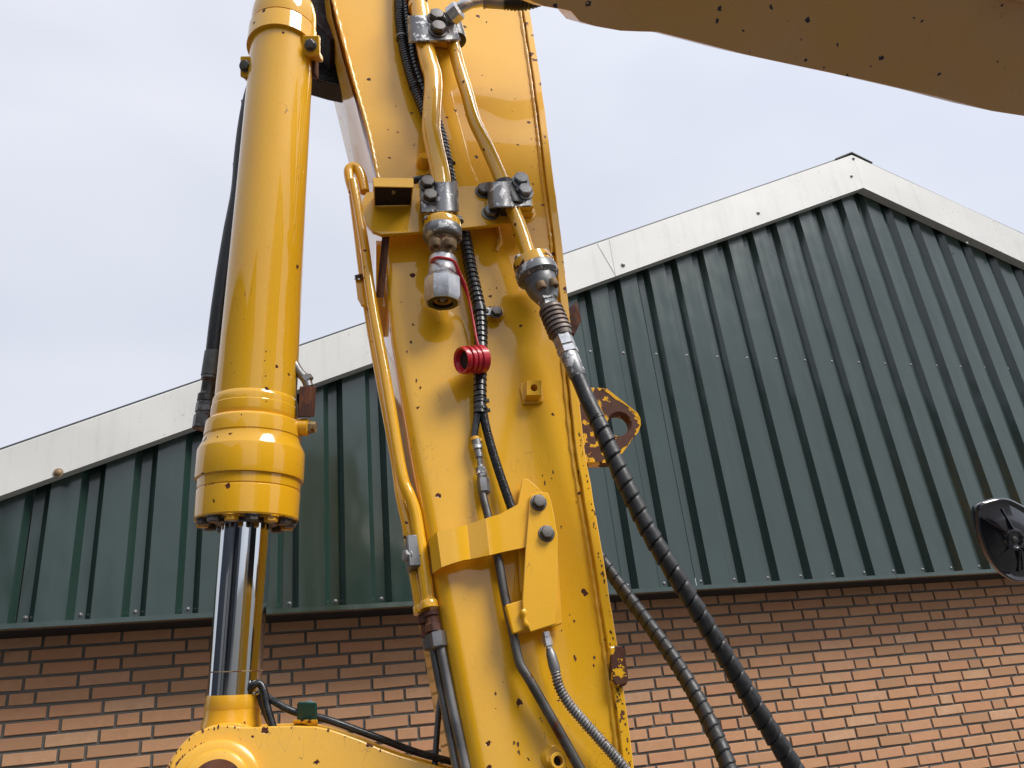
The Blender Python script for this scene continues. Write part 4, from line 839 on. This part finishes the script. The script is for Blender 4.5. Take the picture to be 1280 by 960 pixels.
# thin hose along the link with its green clamp
tc_ = thing('pipe_clamp', 'dark green plastic pipe clamp with a steel bolt on top of the link edge', 'pipe clamp', G(384, 895, -.03))
kk = S(G(384, 890, -.03)); b = MB(); b.box(G(384, 891, -.03), LN * .014, CR * 12.5 * kk, CU * 12 * kk); b.build('clamp_body', GREEN_PL, tc_, bevel=.004, bseg=3)
b = MB(); b.box(G(382, 904, -.03), LN * .016, CR * 15 * kk, CU * 2 * kk); b.build('clamp_plate', Y_WORN, tc_, bevel=.001)
b = MB(); b.box(G(384, 879.5, -.03), LN * .010, CR * 9 * kk, CU * 1.2 * kk); b.build('top_plate', STEEL, tc_, bevel=.001); bolt(G(387, 879, -.03), CU, 3.4 * kk, tc_, STEEL)
bh = thing('thin_hose', 'thin glossy black hose running from the chrome rod through the green clamp towards the arm', 'hose', G(400, 895, -.03))
def gl_(name, l, r, m, par, fn=None): b = MB(); b.tube([G(*q) for q in l], r, 16, sub=8, fn=fn); return b.build(name, m, par)
gl_('hose_body', [(318, 868, -.09), (328, 868, -.06), (340, 875, -.035), (355, 884, -.03), (372, 891, -.03), (396, 896, -.03), (420, 903, -.03), (450, 914, -.035), (480, 925, -.04), (520, 940, -.05), (560, 951, -.06), (600, 962, -.09)], 4.4 * kk, RUBBER_G, bh)
lh = thing('looped_hose', 'glossy black hose loop standing against the chrome rod behind the link edge', 'hose', G(330, 890, -.04))
gl_('hose_body', [(305, 880, -.07), (309, 866, -.045), (317, 856, -.035), (325, 855, -.035), (330, 864, -.035), (334, 884, -.035), (340, 905, -.035), (344, 922, -.035)], 4.8 * kk, RUBBER_G, lh)
gl_('second_line', [(325, 868, -.05), (328, 880, -.05), (336, 900, -.045), (344, 912, -.045), (348, 925, -.045)], 4.2 * kk, RUBBER, lh)
vh = thing('thin_hose', 'short upright black hose between the link and the grey twin pipes at the bottom edge', 'hose', G(547, 920, -.05))
gl_('hose_body', [(560, 800, -.16), (554, 850, -.12), (549, 885, -.09), (546, 920, -.07), (543, 965, -.06)], 4 * kk, RUBBER_G, vh)

# ------------------------------------------------------------------ overhead beam
ob = thing('excavator_boom', 'broad tan-shaded underside of a yellow excavator boom crossing the top right corner', 'excavator boom', depth(1000, -20, 2.0))
ON = V((-.12, -.62, -.775)).normalized(); OP = depth(950, 60, 1.9)
def O_(x, y, h=0):
    r = ray(x, y); return CAM + r * (((OP + ON * h) - CAM).dot(ON) / r.dot(ON))
low = [(560, -60), (640, -10), (668, 3), (681, 8), (700, 11), (714, 14), (719, 20), (725, 27), (745, 33), (776, 38.5), (800, 39.5), (822, 40), (850, 47), (931, 68), (1000, 83), (1076, 99), (1168, 120), (1210, 131), (1241, 139), (1280, 145), (1400, 158)]
outl = low + [(1440, 20), (1260, -4), (1100, -60), (760, -150)]
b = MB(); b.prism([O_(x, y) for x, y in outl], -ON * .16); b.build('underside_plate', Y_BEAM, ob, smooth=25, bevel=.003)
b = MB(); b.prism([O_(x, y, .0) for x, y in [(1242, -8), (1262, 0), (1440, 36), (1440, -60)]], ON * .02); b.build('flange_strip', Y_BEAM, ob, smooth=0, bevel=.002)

# ------------------------------------------------------------------ wing mirror
MD = 2.3
mrr = thing('wing_mirror', 'black plastic wing mirror seen from behind at the right edge', 'mirror', depth(1262, 672, MD))
MC = depth(1262, 673, MD); mk = S(MC)
mR = (CR - CU * .0 + CF * .25).normalized(); mU = (CU + CR * -.22).normalized(); mN = mR.cross(mU).normalized()
if mN.dot(CF) > 0: mN = -mN
quad = [(-39, 34), (-34, 44), (4, 52), (28, 42), (62, 18), (70, -10), (60, -48), (19, -55), (-11, -53), (-32, -28), (-40, 8)]
def rr_outline(s, h, n=8):
    P = []; m = len(quad)
    for i in range(m):
        p0, p1, p2 = (V((*quad[(i + j - 1) % m], 0)) for j in range(3))
        for k in range(n):
            t = k / n; a = (p0 + p1) / 2; c = (p1 + p2) / 2; P.append(a * (1 - t) ** 2 + p1 * 2 * t * (1 - t) + c * t * t)
    return [MC + (mR * (p.x * s) + mU * (p.y * s)) * mk + mN * h for p in P]
def ringloft(b, loops, capA=True, capB=True):
    n = len(loops[0]); P = [p for l in loops for p in l]
    fs = [(i * n + k, i * n + (k + 1) % n, (i + 1) * n + (k + 1) % n, (i + 1) * n + k) for i in range(len(loops) - 1) for k in range(n)]
    if capA: fs.append(tuple(range(n)))
    if capB: fs.append(tuple(range((len(loops) - 1) * n, len(loops) * n)))
    return b.add(P, fs)
b = MB(); ringloft(b, [rr_outline(.93, -.03), rr_outline(1.0, -.026), rr_outline(1.04, -.012), rr_outline(1.04, -.004), rr_outline(1.0, 0), rr_outline(.94, -.003), rr_outline(.88, -.006), rr_outline(.55, .010), rr_outline(.28, .015)]); b.build('mirror_shell', BLACKP, mrr, smooth=50)
b = MB(); b.add(rr_outline(.92, -.032), [tuple(range(88))]); b.build('mirror_glass', simple('mirror_glass_silver', (.8, .8, .8), .03, 1), mrr)
b = MB(); b.lathe(MC + mN * .012, mN, [(0, 15 * mk), (.008, 14 * mk), (.010, 11 * mk), (.003, 8 * mk), (.002, 6 * mk)], 10); b.build('mount_boss', BLACKP, mrr, smooth=40)
b = MB(); b.lathe(MC + mN * .010, mN, [(0, 5 * mk), (.004, 5 * mk), (.009, 3.5 * mk), (.011, 1 * mk)], 14); b.build('ball', STEEL, mrr)
for ax_, ay_ in ((-38, 30), (-3, 42), (-22, -22), (2, -46), (10, -44), (34, -40), (38, 8)):
    d = V((ax_, ay_, 0)); u = (mR * ax_ + mU * ay_) * mk; sd = mN.cross(u).normalized()
    b = MB(); A = MC + u * .32 + mN * .012; B_ = MC + u * .92 - mN * .003
    b.add([A - sd * .0022, A + sd * .0022, B_ + sd * .0022, B_ - sd * .0022, A - sd * .0016 + mN * .014, A + sd * .0016 + mN * .014, B_ + sd * .0016 + mN * .007, B_ - sd * .0016 + mN * .007], [(0, 1, 2, 3), (4, 7, 6, 5), (0, 4, 5, 1), (1, 5, 6, 2), (2, 6, 7, 3), (3, 7, 4, 0)]); b.build('rib', BLACKP, mrr, smooth=0)
b = MB(); b.tube([MC + mR * .03 + mN * .012 - mU * .004, MC + mN * .025 + mR * .08 - mU * .01, MC + mN * .03 + mR * .16 - mU * .02, MC + mN * .02 + mR * .45 - mU * .1], .008, 14); b.build('mirror_arm', BLACKP, mrr)
